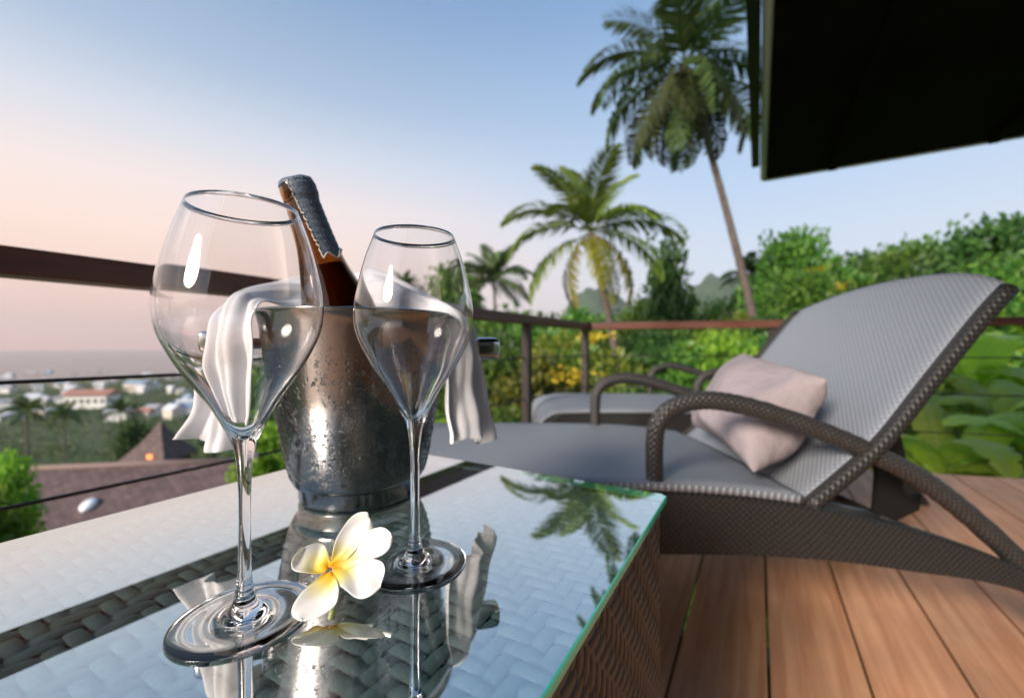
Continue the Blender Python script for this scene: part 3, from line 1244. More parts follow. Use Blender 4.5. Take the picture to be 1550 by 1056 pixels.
# ------------------------------------------------------------------ woven loungers
M_WEAVE_SHEEN = weave_mat('lounger_weave_sheen', (0.30, 0.33, 0.37), 0.36, 0.0066, gap=0.62)  # seat and back: dark wicker lightened, blue-grey sky sheen put into the colour
M_WEAVE_SHADE = weave_mat('lounger_weave_shade', (0.034, 0.033, 0.032), 0.45, 0.0065)  # same wicker in a darker copy, shade on the sides put into the colour
M_ARM = weave_mat('lounger_arm_wrap', (0.050, 0.047, 0.045), 0.40, 0.006, gap=0.55)
M_HINGE = simple('hinge_metal', (0.02, 0.019, 0.018), 0.5, metal=0.4)
M_ROD = simple('hinge_rod', (0.25, 0.26, 0.28), 0.35, metal=0.9)


def uv_planar(me, fn):
    uvl = me.uv_layers.new(name='UVMap')
    co = [v.co for v in me.vertices]
    data = np.zeros((len(me.loops), 2), np.float32)
    for i, lp in enumerate(me.loops):
        data[i] = fn(co[lp.vertex_index], lp.vertex_index)
    uvl.data.foreach_set('uv', data.ravel())


YN, YF = 0.83, 1.43          # near and far side planes of the first lounger


def ribbon_solid(path, y0, y1, thick, ny=14, crown=0.0, edge=0.0):
    """sheet following path (list of (x,z)) between y0 and y1, with thickness and rolled edges"""
    verts, uvs, faces = [], [], []
    L = 0.0
    n_ = len(path)
    ring = []
    for i, (x, z) in enumerate(path):
        a, b_ = path[max(i - 1, 0)], path[min(i + 1, n_ - 1)]
        d = Vector((b_[0] - a[0], b_[1] - a[1])).normalized()
        nx, nz = -d.y, d.x
        if i:
            L += math.hypot(x - path[i - 1][0], z - path[i - 1][1])
        sec = []
        for k in range(ny + 1):
            q = k / ny
            sec.append((y0 + (y1 - y0) * q, 0.5 + crown * 4 * q * (1 - q) / max(thick, 1e-6), L))
        row = []
        for (yy, o, u) in sec:
            off = thick * o
            row.append((x + nx * off, yy, z + nz * off, u, yy))
        for (yy, o, u) in reversed(sec):
            off = -thick * 0.5
            row.append((x + nx * off, yy, z + nz * off, u, yy))
        ring.append(row)
    m_ = len(ring[0])
    for row in ring:
        for r in row:
            verts.append(r[:3])
            uvs.append(r[3:])
    for i in range(n_ - 1):
        for k in range(m_):
            k2 = (k + 1) % m_
            faces.append((i * m_ + k, (i + 1) * m_ + k, (i + 1) * m_ + k2, i * m_ + k2))
    faces.append(tuple(range(m_)))
    faces.append(tuple((n_ - 1) * m_ + k for k in reversed(range(m_))))
    me = mesh(verts, faces, True)
    uv_planar(me, lambda c, i: uvs[i])
    return me


def lounger(label, back_tilt=0.0):
    lg = thing('sun_lounger', label, 'sun lounger', (0.3, (YN + YF) / 2, 0), 0.0, 'woven sun loungers on the deck')
    O = lg.location.copy()

    def put(name, me, mat, parent=None):
        me.transform(Matrix.Translation(-O))
        return link(name, me, parent or lg, mat)
    top = crom([(-0.372, 0.0), (-0.375, 0.18), (-0.362, 0.315), (-0.325, 0.358), (-0.26, 0.372), (0.0, 0.374), (0.301, 0.372), (0.45, 0.361), (0.587, 0.342),
                (0.746, 0.306), (0.90, 0.258), (1.02, 0.205), (1.12, 0.132), (1.20, 0.05), (1.235, 0.0)], 5)
    bot = crom([(-0.300, 0.0), (-0.300, 0.14), (-0.285, 0.215), (-0.24, 0.246), (-0.15, 0.254), (0.0, 0.255), (0.30, 0.254), (0.45, 0.252), (0.62, 0.241),
                (0.76, 0.222), (0.90, 0.202), (1.0, 0.172), (1.06, 0.128), (1.11, 0.06), (1.145, 0.0)], 5)
    for y0, y1 in ((YN - 0.022, YN + 0.022), (YF - 0.022, YF + 0.022)):
        verts, faces, uvs = [], [], []
        L = 0
        for i in range(len(top)):
            if i:
                L += math.hypot(top[i][0] - top[i - 1][0], top[i][1] - top[i - 1][1])
            h = math.hypot(top[i][0] - bot[i][0], top[i][1] - bot[i][1])
            r_ = 0.006
            tx, tz = top[i]
            bx, bz = bot[i]
            dx, dz = (tx - bx) / h, (tz - bz) / h
            sec = [(bx, y0, bz, 0), (tx - dx * r_, y0, tz - dz * r_, h), (tx, y0 + r_, tz, h + 0.008), (tx, y1 - r_, tz, h + 0.03), (tx - dx * r_, y1, tz - dz * r_, h + 0.04), (bx, y1, bz, 2 * h + 0.04)]
            for s in sec:
                verts.append(s[:3])
                uvs.append((L, s[3]))
        for i in range(len(top) - 1):
            for k in range(6):
                k2 = (k + 1) % 6
                faces.append((i * 6 + k, (i + 1) * 6 + k, (i + 1) * 6 + k2, i * 6 + k2))
        faces.append(tuple(range(6)))
        faces.append(tuple((len(top) - 1) * 6 + k for k in reversed(range(6))))
        bm = bmesh.new()
        me = mesh(verts, faces, False)
        uv_planar(me, lambda c, i: uvs[i])
        bm.from_mesh(me)
        bmesh.ops.recalc_face_normals(bm, faces=list(bm.faces))
        bm.to_mesh(me)
        bm.free()
        put('side_rail', me, M_WEAVE_SHADE)
    # seat sheet, curling down over the foot end
    sp = crom([(-0.385, 0.03), (-0.388, 0.18), (-0.374, 0.32), (-0.332, 0.368), (-0.26, 0.382), (0.0, 0.384), (0.30, 0.381), (0.45, 0.371), (0.56, 0.357)], 6)
    put('seat', ribbon_solid([tuple(q) for q in sp], YN - 0.021, YF + 0.021, 0.014, 16, 0.006), M_WEAVE_SHEEN)
    # backrest panel with arched top
    bpnts = [(0.575, 0.335), (0.650, 0.398), (0.724, 0.465), (0.822, 0.588), (0.926, 0.716), (0.985, 0.778)]
    nu, nv = 34, 24
    pth = crom(bpnts, 8)
    s_len = [0]
    for i in range(1, len(pth)):
        s_len.append(s_len[-1] + math.hypot(*(pth[i] - pth[i - 1])))
    LT = s_len[-1]

    def at(s):
        if s <= LT:
            return (float(np.interp(s, s_len, [p[0] for p in pth])), float(np.interp(s, s_len, [p[1] for p in pth])))
        d = (pth[-1] - pth[-4])
        d = d / np.linalg.norm(d)
        return (pth[-1][0] + d[0] * (s - LT), pth[-1][1] + d[1] * (s - LT) - 0.25 * (s - LT) ** 2)
    verts, uvs, faces = [], [], []
    TH = 0.026
    for layer in (0, 1):
        for i in range(nu + 1):
            for k in range(nv + 1):
                q = k / nv
                c = 2 * q - 1
                ext = LT - 0.012 + 0.10 * (1 - abs(c) ** 2.3)
                s = ext * i / nu
                x, z = at(s)
                x2, z2 = at(s + 0.004)
                d = Vector((x2 - x, z2 - z)).normalized()
                yy = YN + (YF - YN) * q
                rim = min(1.0, min((1 - abs(c)) / 0.07, (1 - i / nu) / 0.06, ))
                th = TH * (0.35 + 0.65 * math.sqrt(max(0.0, 1 - (1 - max(0, rim)) ** 2)))
                bow = 0.012 * (1 - c * c)
                nx, nz = -d.y, d.x
                off = (th / 2 if layer == 0 else -th / 2) - bow
                verts.append((x + nx * off, yy, z + nz * off))
                uvs.append((s, yy))
    W_ = nv + 1
    NL = (nu + 1) * W_
    for i in range(nu):
        for k in range(nv):
            a = i * W_ + k
            faces.append((a, a + 1, a + W_ + 1, a + W_))
            faces.append((NL + a, NL + a + W_, NL + a + W_ + 1, NL + a + 1))
    for i in range(nu):
        for k in (0, nv):
            a = i * W_ + k
            faces.append((a, a + W_, NL + a + W_, NL + a))
    for k in range(nv):
        for i in (0, nu):
            a = i * W_ + k
            faces.append((a, NL + a, NL + a + 1, a + 1))
    me = mesh(verts, faces, True)
    uv_planar(me, lambda c, i: uvs[i])
    bm = bmesh.new()
    bm.from_mesh(me)
    bmesh.ops.recalc_face_normals(bm, faces=list(bm.faces))
    bm.to_mesh(me)
    bm.free()
    if back_tilt:
        pv = Vector((0.575, 0, 0.335))
        me.transform(Matrix.Translation(pv) @ Matrix.Rotation(back_tilt, 4, 'Y') @ Matrix.Translation(-pv))
    br = put('backrest', me, M_WEAVE_SHEEN)
    # edge roll along both sides of the backrest
    for yy in (YN - 0.004, YF + 0.004):
        pts = []
        for s in np.linspace(0, LT - 0.02, 26):
            x, z = at(s)
            pts.append(Vector((x, yy, z)))
        if back_tilt:
            mt = Matrix.Translation(pv) @ Matrix.Rotation(back_tilt, 4, 'Y') @ Matrix.Translation(-pv)
            pts = [mt @ p for p in pts]
        me = tube(pts, 0.0155, 12, up=(0, 1, 0))
        uv_planar(me, lambda c, i: (i // 12 * 0.022, (i % 12) * 0.008))
        put('edge_roll', me, M_WEAVE_SHADE, br)
    # arms: wrapped tubes from seat rail up, forward and down to the rear foot
    ap = [(0.281, 0.330), (0.281, 0.40), (0.281, 0.462), (0.289, 0.502), (0.322, 0.533), (0.39, 0.545), (0.486, 0.527), (0.616, 0.482), (0.72, 0.436),
          (0.8105, 0.387), (0.901, 0.318), (1.005, 0.222), (1.10, 0.115), (1.17, 0.03), (1.185, 0.012)]
    for yc in (YN + 0.004, YF - 0.004):
        pts = [Vector((q[0], yc, q[1])) for q in crom(ap, 12)]
        ll = [0]
        for i in range(1, len(pts)):
            ll.append(ll[-1] + (pts[i] - pts[i - 1]).length)
        nn = 16
        me = tube(pts, lambda i, t: (0.0165 + 0.005 * t) * (1 + 0.035 * math.sin(ll[i] * 2 * math.pi / 0.014)), nn, flat=0.92, up=(0, 1, 0))
        uv_planar(me, lambda c, i: (ll[min(i // nn, len(ll) - 1)], (i % nn) * 0.0085))
        put('armrest', me, M_ARM)
    # ratchet frame that props the backrest
    for yy in (YN + 0.11, YF - 0.11):
        bm = bmesh.new()
        out = [(0.805, 0.520), (0.845, 0.515), (0.872, 0.40), (0.862, 0.34), (0.880, 0.315), (0.905, 0.325), (0.900, 0.29), (0.84, 0.262), (0.80, 0.262), (0.808, 0.36)]
        v0 = [bm.verts.new((x, yy - 0.006, z)) for x, z in out]
        v1 = [bm.verts.new((x, yy + 0.006, z)) for x, z in out]
        bm.faces.new(v0)
        bm.faces.new(list(reversed(v1)))
        for i in range(len(out)):
            j = (i + 1) % len(out)
            bm.faces.new((v0[i], v0[j], v1[j], v1[i]))
        put('prop_bracket', bm_mesh(bm), M_HINGE)
        put('prop_rod', tube([Vector((0.585, yy, 0.328)), Vector((0.83, yy, 0.272))], 0.0065, 10), M_ROD)
    put('cross_bar', tube([Vector((0.82, YN, 0.272)), Vector((0.82, YF, 0.272))], 0.009, 10), M_HINGE)
    put('cross_bar', tube([Vector((0.59, YN, 0.325)), Vector((0.59, YF, 0.325))], 0.010, 10), M_HINGE)
    return lg


lg1 = lounger('dark woven wicker sun lounger with raised backrest right beside the glass table')
lg2 = lounger('dark woven wicker sun lounger in the corner of the railing, behind the other lounger', R(9))
lg2.location = lg2.location + Vector((0.49, 0.93, 0))


def pillow(name, corners, thick, label, wr=0.004, seed=1):
    """corners: A bottom far, D bottom near, C top near, B top far"""
    A, D, C, B = [Vector(c) for c in corners]
    ctr = (A + B + C + D) / 4
    nrm = (D - A).cross(B - A).normalized()
    if nrm.x > 0:
        nrm = -nrm
    n_ = 26
    rnd = random.Random(seed)
    ph = [rnd.uniform(0, 6) for _ in range(8)]
    verts, faces = [], []
    for side in (1, -1):
        for i in range(n_ + 1):
            for k in range(n_ + 1):
                u, v = i / n_, k / n_
                # pull edges in between the corners
                uu = u + 0.09 * math.sin(2 * math.pi * (u - 0.0)) * 0 
                p = A * (1 - u) * (1 - v) + D * u * (1 - v) + C * u * v + B * (1 - u) * v
                pin = 0.085 * (1 - (2 * u - 1) ** 2) * abs(2 * v - 1) ** 5 + 0.0
                pin2 = 0.085 * (1 - (2 * v - 1) ** 2) * abs(2 * u - 1) ** 5
                p = p + (ctr - p) * (pin + pin2) * 1.6
                su, sv_ = max(0, 1 - (2 * u - 1) ** 2), max(0, 1 - (2 * v - 1) ** 2)
                h = thick / 2 * (su * sv_) ** 0.42
                wrk = wr * (math.sin(9 * u + 4 * v + ph[0]) * math.sin(6 * v - 5 * u + ph[1]) + 0.6 * math.sin(17 * v + 9 * u + ph[2]) * (1 - sv_) + 0.6 * math.sin(19 * u - 7 * v + ph[3]) * (1 - su))
                h += wrk * min(1, su * sv_ * 8)
                verts.append(p + nrm * h * side - ctr)
    W_ = n_ + 1
    NL = W_ * W_
    for i in range(n_):
        for k in range(n_):
            a = i * W_ + k
            faces.append((a, a + 1, a + W_ + 1, a + W_))
            faces.append((NL + a, NL + a + W_, NL + a + W_ + 1, NL + a + 1))
    me = mesh(verts, faces, True)
    bm = bmesh.new()
    bm.from_mesh(me)
    bmesh.ops.remove_doubles(bm, verts=list(bm.verts), dist=0.0005)
    bmesh.ops.recalc_face_normals(bm, faces=list(bm.faces))
    bm.to_mesh(me)
    bm.free()
    me.polygons.foreach_set('use_smooth', [True] * len(me.polygons))
    o = link(name, me, None, simple('taupe_cotton', (0.335, 0.29, 0.30), 0.9, spec=0.2, vary=0.08, vscale=12, bump=0.9, bscale=22))
    o.location = ctr
    sb = o.modifiers.new('smooth', 'SUBSURF')
    sb.levels = 1
    sb.render_levels = 2
    return tag(o, label, 'pillow')


pillow('pillow', [(0.535, 1.27, 0.415), (0.478, 0.835, 0.395), (0.668, 0.885, 0.585), (0.735, 1.31, 0.63)], 0.165,
       'taupe cotton pillow propped against the backrest of the lounger beside the table', 0.010, 4)
pillow('pillow', [(1.20, 2.18, 0.43), (1.16, 1.80, 0.42), (1.29, 1.83, 0.56), (1.33, 2.2, 0.57)], 0.14,
       'taupe cotton pillow on the far lounger, mostly hidden behind the near one', 0.005, 9)

# ------------------------------------------------------------------ vegetation builders
M_BARK = simple('bark', (0.13, 0.10, 0.075), 0.9, vary=0.4, vscale=8, bump=0.5, bscale=20)
M_PALM_BARK = simple('palm_bark', (0.12, 0.095, 0.08), 0.9, vary=0.35, vscale=6, bump=0.5, bscale=15)
M_LEAF = [leaf_mat('leaf_mid', (0.04, 0.125, 0.016), (0.18, 0.33, 0.045), trans=0.45),
          leaf_mat('leaf_dark', (0.025, 0.085, 0.02), (0.10, 0.21, 0.04), trans=0.42),
          leaf_mat('leaf_fresh', (0.11, 0.26, 0.018), (0.32, 0.50, 0.05), trans=0.45),
          leaf_mat('leaf_olive', (0.08, 0.13, 0.018), (0.30, 0.32, 0.04), trans=0.42)]
M_FROND = leaf_mat('palm_green', (0.045, 0.095, 0.025), (0.14, 0.21, 0.055), osc=0.2)
M_FROND_OLD = leaf_mat('palm_old', (0.045, 0.065, 0.02), (0.10, 0.11, 0.035), osc=0.25)
M_FROND_LIT = leaf_mat('palm_fresh', (0.09, 0.17, 0.025), (0.27, 0.36, 0.05), osc=0.2)
M_FROND_GOLD = leaf_mat('palm_gold', (0.15, 0.17, 0.022), (0.32, 0.29, 0.035), osc=0.25)
M_BANANA = leaf_mat('banana_leaf', (0.26, 0.44, 0.03), (0.52, 0.68, 0.08), rough=0.4, trans=0.5, osc=0.3, island=False)


def rib_leaf(m):
    """pale midrib and side ribs across the big leaves"""
    n, l = m.node_tree.nodes, m.node_tree.links
    b = n['Principled BSDF']
    src = b.inputs['Base Color'].links[0].from_socket
    tc = n.new('ShaderNodeTexCoord')
    sp = n.new('ShaderNodeSeparateXYZ')
    l.new(tc.outputs['Object'], sp.inputs[0])
    ab = n.new('ShaderNodeMath')
    ab.operation = 'ABSOLUTE'
    l.new(sp.outputs[1], ab.inputs[0])
    mr = n.new('ShaderNodeMapRange')
    mr.inputs[1].default_value = 0.004
    mr.inputs[2].default_value = 0.014
    mr.inputs[3].default_value = 0.75
    mr.inputs[4].default_value = 0.0
    l.new(ab.outputs[0], mr.inputs[0])
    q = n.new('ShaderNodeMath')
    q.operation = 'MULTIPLY_ADD'
    l.new(ab.outputs[0], q.inputs[0])
    q.inputs[1].default_value = -0.6
    l.new(sp.outputs[0], q.inputs[2])
    sn = n.new('ShaderNodeMath')
    sn.operation = 'SINE'
    q2 = n.new('ShaderNodeMath')
    q2.operation = 'MULTIPLY'
    q2.inputs[1].default_value = 190.0
    l.new(q.outputs[0], q2.inputs[0])
    l.new(q2.outputs[0], sn.inputs[0])
    bp = n.new('ShaderNodeBump')
    bp.inputs['Strength'].default_value = 0.5
    bp.inputs['Distance'].default_value = 0.004
    l.new(sn.outputs[0], bp.inputs['Height'])
    l.new(bp.outputs[0], b.inputs['Normal'])
    mx = n.new('ShaderNodeMix')
    mx.data_type = 'RGBA'
    l.new(mr.outputs[0], mx.inputs[0])
    l.new(src, mx.inputs[6])
    mx.inputs[7].default_value = (0.42, 0.50, 0.16, 1)
    l.new(mx.outputs[2], b.inputs['Base Color'])


rib_leaf(M_BANANA)
M_YFLOWER = leaf_mat('yellow_blossom', (0.60, 0.42, 0.02), (0.75, 0.60, 0.05))


def leaf_cloud(pos, out, size, rg, droop=0.2):
    """one folded rhombic leaf per position; out = outward direction"""
    n_ = len(pos)
    d = rg.normal(size=(n_, 3)) * 0.8 + out * 0.9
    d[:, 2] -= droop
    d /= np.linalg.norm(d, axis=1)[:, None]
    r2 = rg.normal(size=(n_, 3))
    r2[:, 2] *= 0.4
    s = np.cross(d, r2)
    s /= np.linalg.norm(s, axis=1)[:, None] + 1e-9
    w = np.cross(s, d)
    L = (size * (0.6 + 0.8 * rg.random(n_)))[:, None]
    base = pos - d * L * 0.5
    tip = pos + d * L * 0.5 - w * L * 0.12
    le = pos + s * L * 0.26 + w * L * 0.07
    ri = pos - s * L * 0.26 + w * L * 0.07
    v = np.stack([base, ri, tip, le], 1).reshape(-1, 3)
    f = np.arange(n_ * 4).reshape(-1, 4)
    return v, f


def crown_mesh(seed, n_clump, per, leaf, shape, tri=None):
    """clumps of leaves on the surface and through the volume of an uneven crown; unit tree height 1"""
    rg = np.random.default_rng(seed)
    ps, os_ = [], []
    for _ in range(n_clump):
        while True:
            q = rg.uniform(-1, 1, 3)
            r = np.linalg.norm(q)
            if 0.35 < r < 1:
                break
        if shape == 'round':
            c = np.array([q[0] * 0.36, q[1] * 0.36, 0.62 + q[2] * 0.34])
        elif shape == 'cone':
            zz = (q[2] + 1) / 2
            wd = 0.30 * (1 - zz) ** 0.8 + 0.04
            c = np.array([q[0] * wd, q[1] * wd, 0.22 + 0.75 * zz])
        elif shape == 'layer':
            zz = rg.choice([0.45, 0.6, 0.74, 0.86, 0.95]) + q[2] * 0.03
            wd = 0.42 * math.sqrt(max(0.05, 1 - ((zz - 0.5) / 0.55) ** 2))
            c = np.array([q[0] * wd, q[1] * wd, zz])
        else:   # bush, down to the ground
            c = np.array([q[0] * 0.45, q[1] * 0.45, 0.45 + q[2] * 0.48])
        sz = rg.uniform(0.055, 0.12)
        pp = np.clip(rg.normal(size=(per, 3)), -1.7, 1.7) * sz * np.array([1, 1, 0.62])
        ps.append(c + pp)
        o = pp / (np.linalg.norm(pp, axis=1)[:, None] + 1e-6) + (c - np.array([0, 0, 0.55]))
        os_.append(o)
    v, f = leaf_cloud(np.concatenate(ps), np.concatenate(os_), leaf, rg)
    return np_mesh(v, f, False)


def trunk_mesh(seed, height=0.55, r0=0.022):
    rg = random.Random(seed)
    bmv, bmf = [], []
    parts = []

    def add(path, ra, rb):
        me = tube(path, lambda i, t: ra + (rb - ra) * t, 7, True)
        v = np.array([x.co for x in me.vertices])
        f = np.array([list(p.vertices) for p in me.polygons if len(p.vertices) == 4])
        bpy.data.meshes.remove(me)
        parts.append((v, f))
    add([Vector((0, 0, -0.05)), Vector((rg.uniform(-.02, .02), 0, height * 0.5)), Vector((0, rg.uniform(-.03, .03), height))], r0, r0 * 0.6)
    for k in range(5):
        a = k * 1.3 + rg.random()
        h = height * rg.uniform(0.5, 0.95)
        L = rg.uniform(0.18, 0.32)
        add([Vector((0, 0, h)), Vector((math.cos(a) * L * 0.5, math.sin(a) * L * 0.5, h + L * 0.35)), Vector((math.cos(a) * L, math.sin(a) * L, h + L * 0.9))], r0 * 0.5, r0 * 0.15)
    v, f = join_meshes(parts)
    return np_mesh(v, f, True)


CROWNS = {'round': [crown_mesh(11 + i, 75, 75, 0.058, 'round') for i in range(3)],
          'cone': [crown_mesh(31, 70, 70, 0.05, 'cone')],
          'layer': [crown_mesh(41, 85, 70, 0.05, 'layer')],
          'bush': [crown_mesh(51 + i, 80, 75, 0.075, 'bush') for i in range(2)]}
TRUNKS = [trunk_mesh(60 + i) for i in range(2)]
for t_ in TRUNKS:
    t_.materials.append(M_BARK)
CROWN_CACHE = {}


def crown_for(shape, var, mi):
    k = (shape, var, mi)
    if k not in CROWN_CACHE:
        me = CROWNS[shape][var % len(CROWNS[shape])].copy()
        me.materials.clear()
        me.materials.append(M_LEAF[mi])
        CROWN_CACHE[k] = me
    return CROWN_CACHE[k]


TONE = ['mid-green', 'dark green', 'bright fresh-green', 'olive yellow-green']
MARKS = [(480, 'behind the ice bucket'), (640, 'behind the bottle and napkin'), (730, 'beside the hanging end of the napkin'), (800, 'left of the two railing posts'), (845, 'between the two railing posts'),
         (900, 'behind the corner post of the railing'), (965, 'around the trunk of the yellowing palm'), (1030, 'below the dark conical tree'), (1085, 'between the conical tree and the tall palm trunk'),
         (1140, 'at the foot of the tall palm'), (1200, 'just right of the tall palm trunk'), (1260, 'near the yellow blossoms'), (1330, 'over the middle of the lounger backrest'), (1420, 'over the top of the lounger backrest'),
         (1520, 'above the banana plants'), (9999, 'up the slope beyond the end of the rail')]


def tree_label(px, py_top, d, shape, mi):
    mark = next(t for lim, t in MARKS if px <= lim)
    kind = {'round': 'round-crowned tree', 'layer': 'tree with layered branches', 'bush': 'leafy bush', 'cone': 'conical tree'}[shape]
    row = 'tall' if py_top < 440 else ('low' if py_top > 515 else '')
    return ' '.join(q for q in (row, TONE[mi], kind, mark) if q)


tcount = [0]


def tree_at(px, py_top, width_px, d, shape='round', mi=0, label=None):
    x = (px - CX) / FPX * d
    z0 = gz(x, d) - 0.05
    ztop = EYE + (HY - py_top) / FPX * d
    h = max(0.6, ztop - z0)
    w = width_px / FPX * d
    tcount[0] += 1
    v = tcount[0]
    bush = shape == 'bush'
    o = thing('bush' if bush else ('conical_tree' if shape == 'cone' else 'broadleaf_tree'), label or tree_label(px, py_top, d, shape, mi), 'bush' if bush else 'tree', (x, d, z0), v * 2.4, ('bushes' if bush else 'trees') + ' beyond the railing')
    s = w / 0.86
    o.scale = (s, s, h)
    link('trunk', TRUNKS[v % 2], o)
    link('crown', crown_for(shape, v, mi), o)
    return o


def frond_mesh(seed, droop, n_leaf=46, lean=0.0, hang=0.5):
    """palm frond of length 1 leaving along +x, arching down; leaflets on both sides"""
    rg = np.random.default_rng(seed)
    path = []
    x = z = 0.0
    a = 0.0
    N = 40
    for i in range(N + 1):
        path.append((x, 0.0, z))
        t = i / N
        a = -droop * t ** 1.5
        x += math.cos(a) / N
        z += math.sin(a) / N
    path = np.array(path)
    parts = []
    rad = 0.009 * (1 - 0.85 * np.linspace(0, 1, N + 1))
    a3 = np.arange(4) * math.pi / 2
    ring = np.stack([np.zeros(4), np.cos(a3), np.sin(a3)], -1)
    v = (path[:, None, :] + ring[None] * rad[:, None, None]).reshape(-1, 3)
    f = []
    for i in range(N):
        for k in range(4):
            f.append((i * 4 + k, i * 4 + (k + 1) % 4, (i + 1) * 4 + (k + 1) % 4, (i + 1) * 4 + k))
    parts.append((v, np.array(f)))
    for j in range(n_leaf):
        t = 0.13 + 0.86 * (j / (n_leaf - 1))
        p = np.array([np.interp(t * N, np.arange(N + 1), path[:, k]) for k in range(3)])
        p2 = np.array([np.interp(min(N, t * N + 1), np.arange(N + 1), path[:, k]) for k in range(3)])
        tg = p2 - p
        tg = tg / (np.linalg.norm(tg) + 1e-9) if np.linalg.norm(tg) > 1e-6 else np.array([1, 0, -0.5])
        L = 0.27 * (math.sin(math.pi * min(1, (t * 0.86 + 0.12))) ** 0.7) * rg.uniform(0.85, 1.1) + 0.03
        for sd_ in (1, -1):
            side = np.array([0, sd_, 0.0])
            d1 = tg * 0.55 + side * 0.8 + np.array([0, 0, 0.18]) + rg.normal(size=3) * 0.07
            d1 /= np.linalg.norm(d1)
            d2 = d1 * 0.7 + np.array([0, 0, -hang - 0.5 * rg.random()])
            d2 /= np.linalg.norm(d2)
            m1 = p + d1 * L * 0.5
            tip = m1 + d2 * L * 0.55
            wv = np.cross(d1, np.array([0, 0, 1.0]))
            wv = wv / (np.linalg.norm(wv) + 1e-9) * 0.0125 * rg.uniform(0.8, 1.2)
            vv = np.array([p - wv * 0.5, p + wv * 0.5, m1 + wv, m1 - wv, tip + wv * 0.12, tip - wv * 0.12])
            parts.append((vv, np.array([[0, 1, 2, 3], [3, 2, 4, 5]])))
    v, f = join_meshes(parts)
    return np_mesh(v, f, False)


FRONDS = {'up': frond_mesh(1, 0.9, hang=0.25), 'mid': frond_mesh(2, 1.45, hang=0.35), 'low': frond_mesh(3, 1.2, hang=0.8), 'dead': frond_mesh(4, 0.6, 34, hang=1.2)}
FCACHE = {}


def frond_for(kind, mat):
    k = (kind, mat.name)
    if k not in FCACHE:
        me = FRONDS[kind].copy()
        me.materials.append(mat)
        FCACHE[k] = me
    return FCACHE[k]


COCO = None


def palm(label, base, crown, bend, L, fronds, r0=0.17, r1=0.10, nuts=0, name='coconut_palm', group='palms beyond the railing', seed=0):
    """base, crown: points; fronds: list of (azimuth deg, elevation deg, length factor, kind, material)"""
    global COCO
    base, crown = Vector(base), Vector(crown)
    o = thing(name, label, 'palm', base, 0, group)
    mid = (base + crown) / 2 + Vector(bend)
    pts = []
    N = 46
    for i in range(N + 1):
        t = i / N
        pts.append((base * (1 - t) ** 2 + mid * 2 * t * (1 - t) + crown * t * t) - base)
    me = tube(pts, lambda i, t: (r0 + (r1 - r0) * t + 0.09 * r0 * max(0, 1 - t * 8) * 6) * (1 + 0.035 * (-1) ** i), 10)
    link('trunk', me, o, M_PALM_BARK)
    c = crown - base
    rg = random.Random(seed)
    for (az, el, lf, kind, mat) in fronds:
        f = link('frond', frond_for(kind, mat), o)
        f.location = c + Vector((0, 0, rg.uniform(-0.03, 0.03) * L))
        f.rotation_mode = 'XYZ'
        f.rotation_euler = (rg.uniform(-0.35, 0.35), R(-el), R(90 - az))
        s = L * lf
        f.scale = (s, s, s)
    if nuts:
        if COCO is None:
            COCO = lathe([(0, -0.13), (0.07, -0.10), (0.105, 0.0), (0.085, 0.09), (0, 0.13)], 10)
            COCO.materials.append(simple('coconut_husk', (0.30, 0.20, 0.05), 0.6, vary=0.3))
        for k in range(nuts):
            a = 2.4 * k
            q = link('coconut', COCO, o)
            q.location = c + Vector((math.cos(a) * 0.25, math.sin(a) * 0.25, -0.22 - 0.12 * (k % 3)))
    return o


def ring_fronds(seed, n_up, n_mid, n_low, n_dead, mg=None, mo=None, md=None):
    rg = random.Random(seed)
    mg, mo, md = mg or M_FROND, mo or M_FROND, md or M_FROND_OLD
    out = []
    for i in range(n_up):
        out.append((i * 360 / n_up + rg.uniform(-20, 20), rg.uniform(58, 82), rg.uniform(.75, .95), 'up', mg))
    for i in range(n_mid):
        out.append((i * 360 / n_mid + rg.uniform(-14, 14), rg.uniform(22, 50), rg.uniform(.92, 1.05), 'mid', mg))
    for i in range(n_low):
        out.append((i * 360 / n_low + rg.uniform(-14, 14), rg.uniform(-15, 12), rg.uniform(.85, 1.02), 'low', mo))
    for i in range(n_dead):
        out.append((i * 360 / n_dead + rg.uniform(-20, 20), rg.uniform(-66, -28), rg.uniform(.75, 1.05), 'dead', md))
    return out


def on_ground(px, d):
    x = (px - CX) / FPX * d
    return Vector((x, d, gz(x, d) - 0.1))


# the two tall palms
G_, O_, F_, Y_ = M_FROND, M_FROND_OLD, M_FROND_LIT, M_FROND_GOLD
tall = [(0, 84, .8, 'up', G_), (65, 58, .9, 'up', G_), (-62, 60, .95, 'up', G_), (175, 68, .85, 'up', G_), (110, 66, .85, 'up', G_),
        (-92, 26, 1.0, 'mid', G_), (-100, 4, 1.0, 'mid', G_), (85, 32, 1.0, 'mid', G_), (97, 8, .95, 'mid', G_), (-45, 34, 1.0, 'mid', G_), (40, 24, 1.0, 'mid', G_), (148, 38, .95, 'mid', G_), (-150, 32, .95, 'mid', G_),
        (-78, -18, 1.0, 'low', G_), (-112, -34, .95, 'low', O_), (80, -16, .95, 'low', G_), (112, -34, .95, 'low', O_), (165, -28, .9, 'low', G_), (-160, -30, .9, 'low', O_), (28, -30, .95, 'low', G_), (-30, -26, .95, 'low', G_),
        (-92, -56, .9, 'dead', O_), (88, -58, .9, 'dead', O_), (178, -66, .8, 'dead', O_), (-140, -62, .85, 'dead', G_), (135, -62, .85, 'dead', O_), (50, -64, .85, 'dead', G_), (-50, -64, .85, 'dead', O_)]
palm('tall coconut palm with a heavy drooping crown, leaning over the thicket', on_ground(1172, 17.5), P(1036, 100, 17.5), (0.75, 0, -1.0), 4.7, tall, 0.20, 0.11, 6, seed=2)
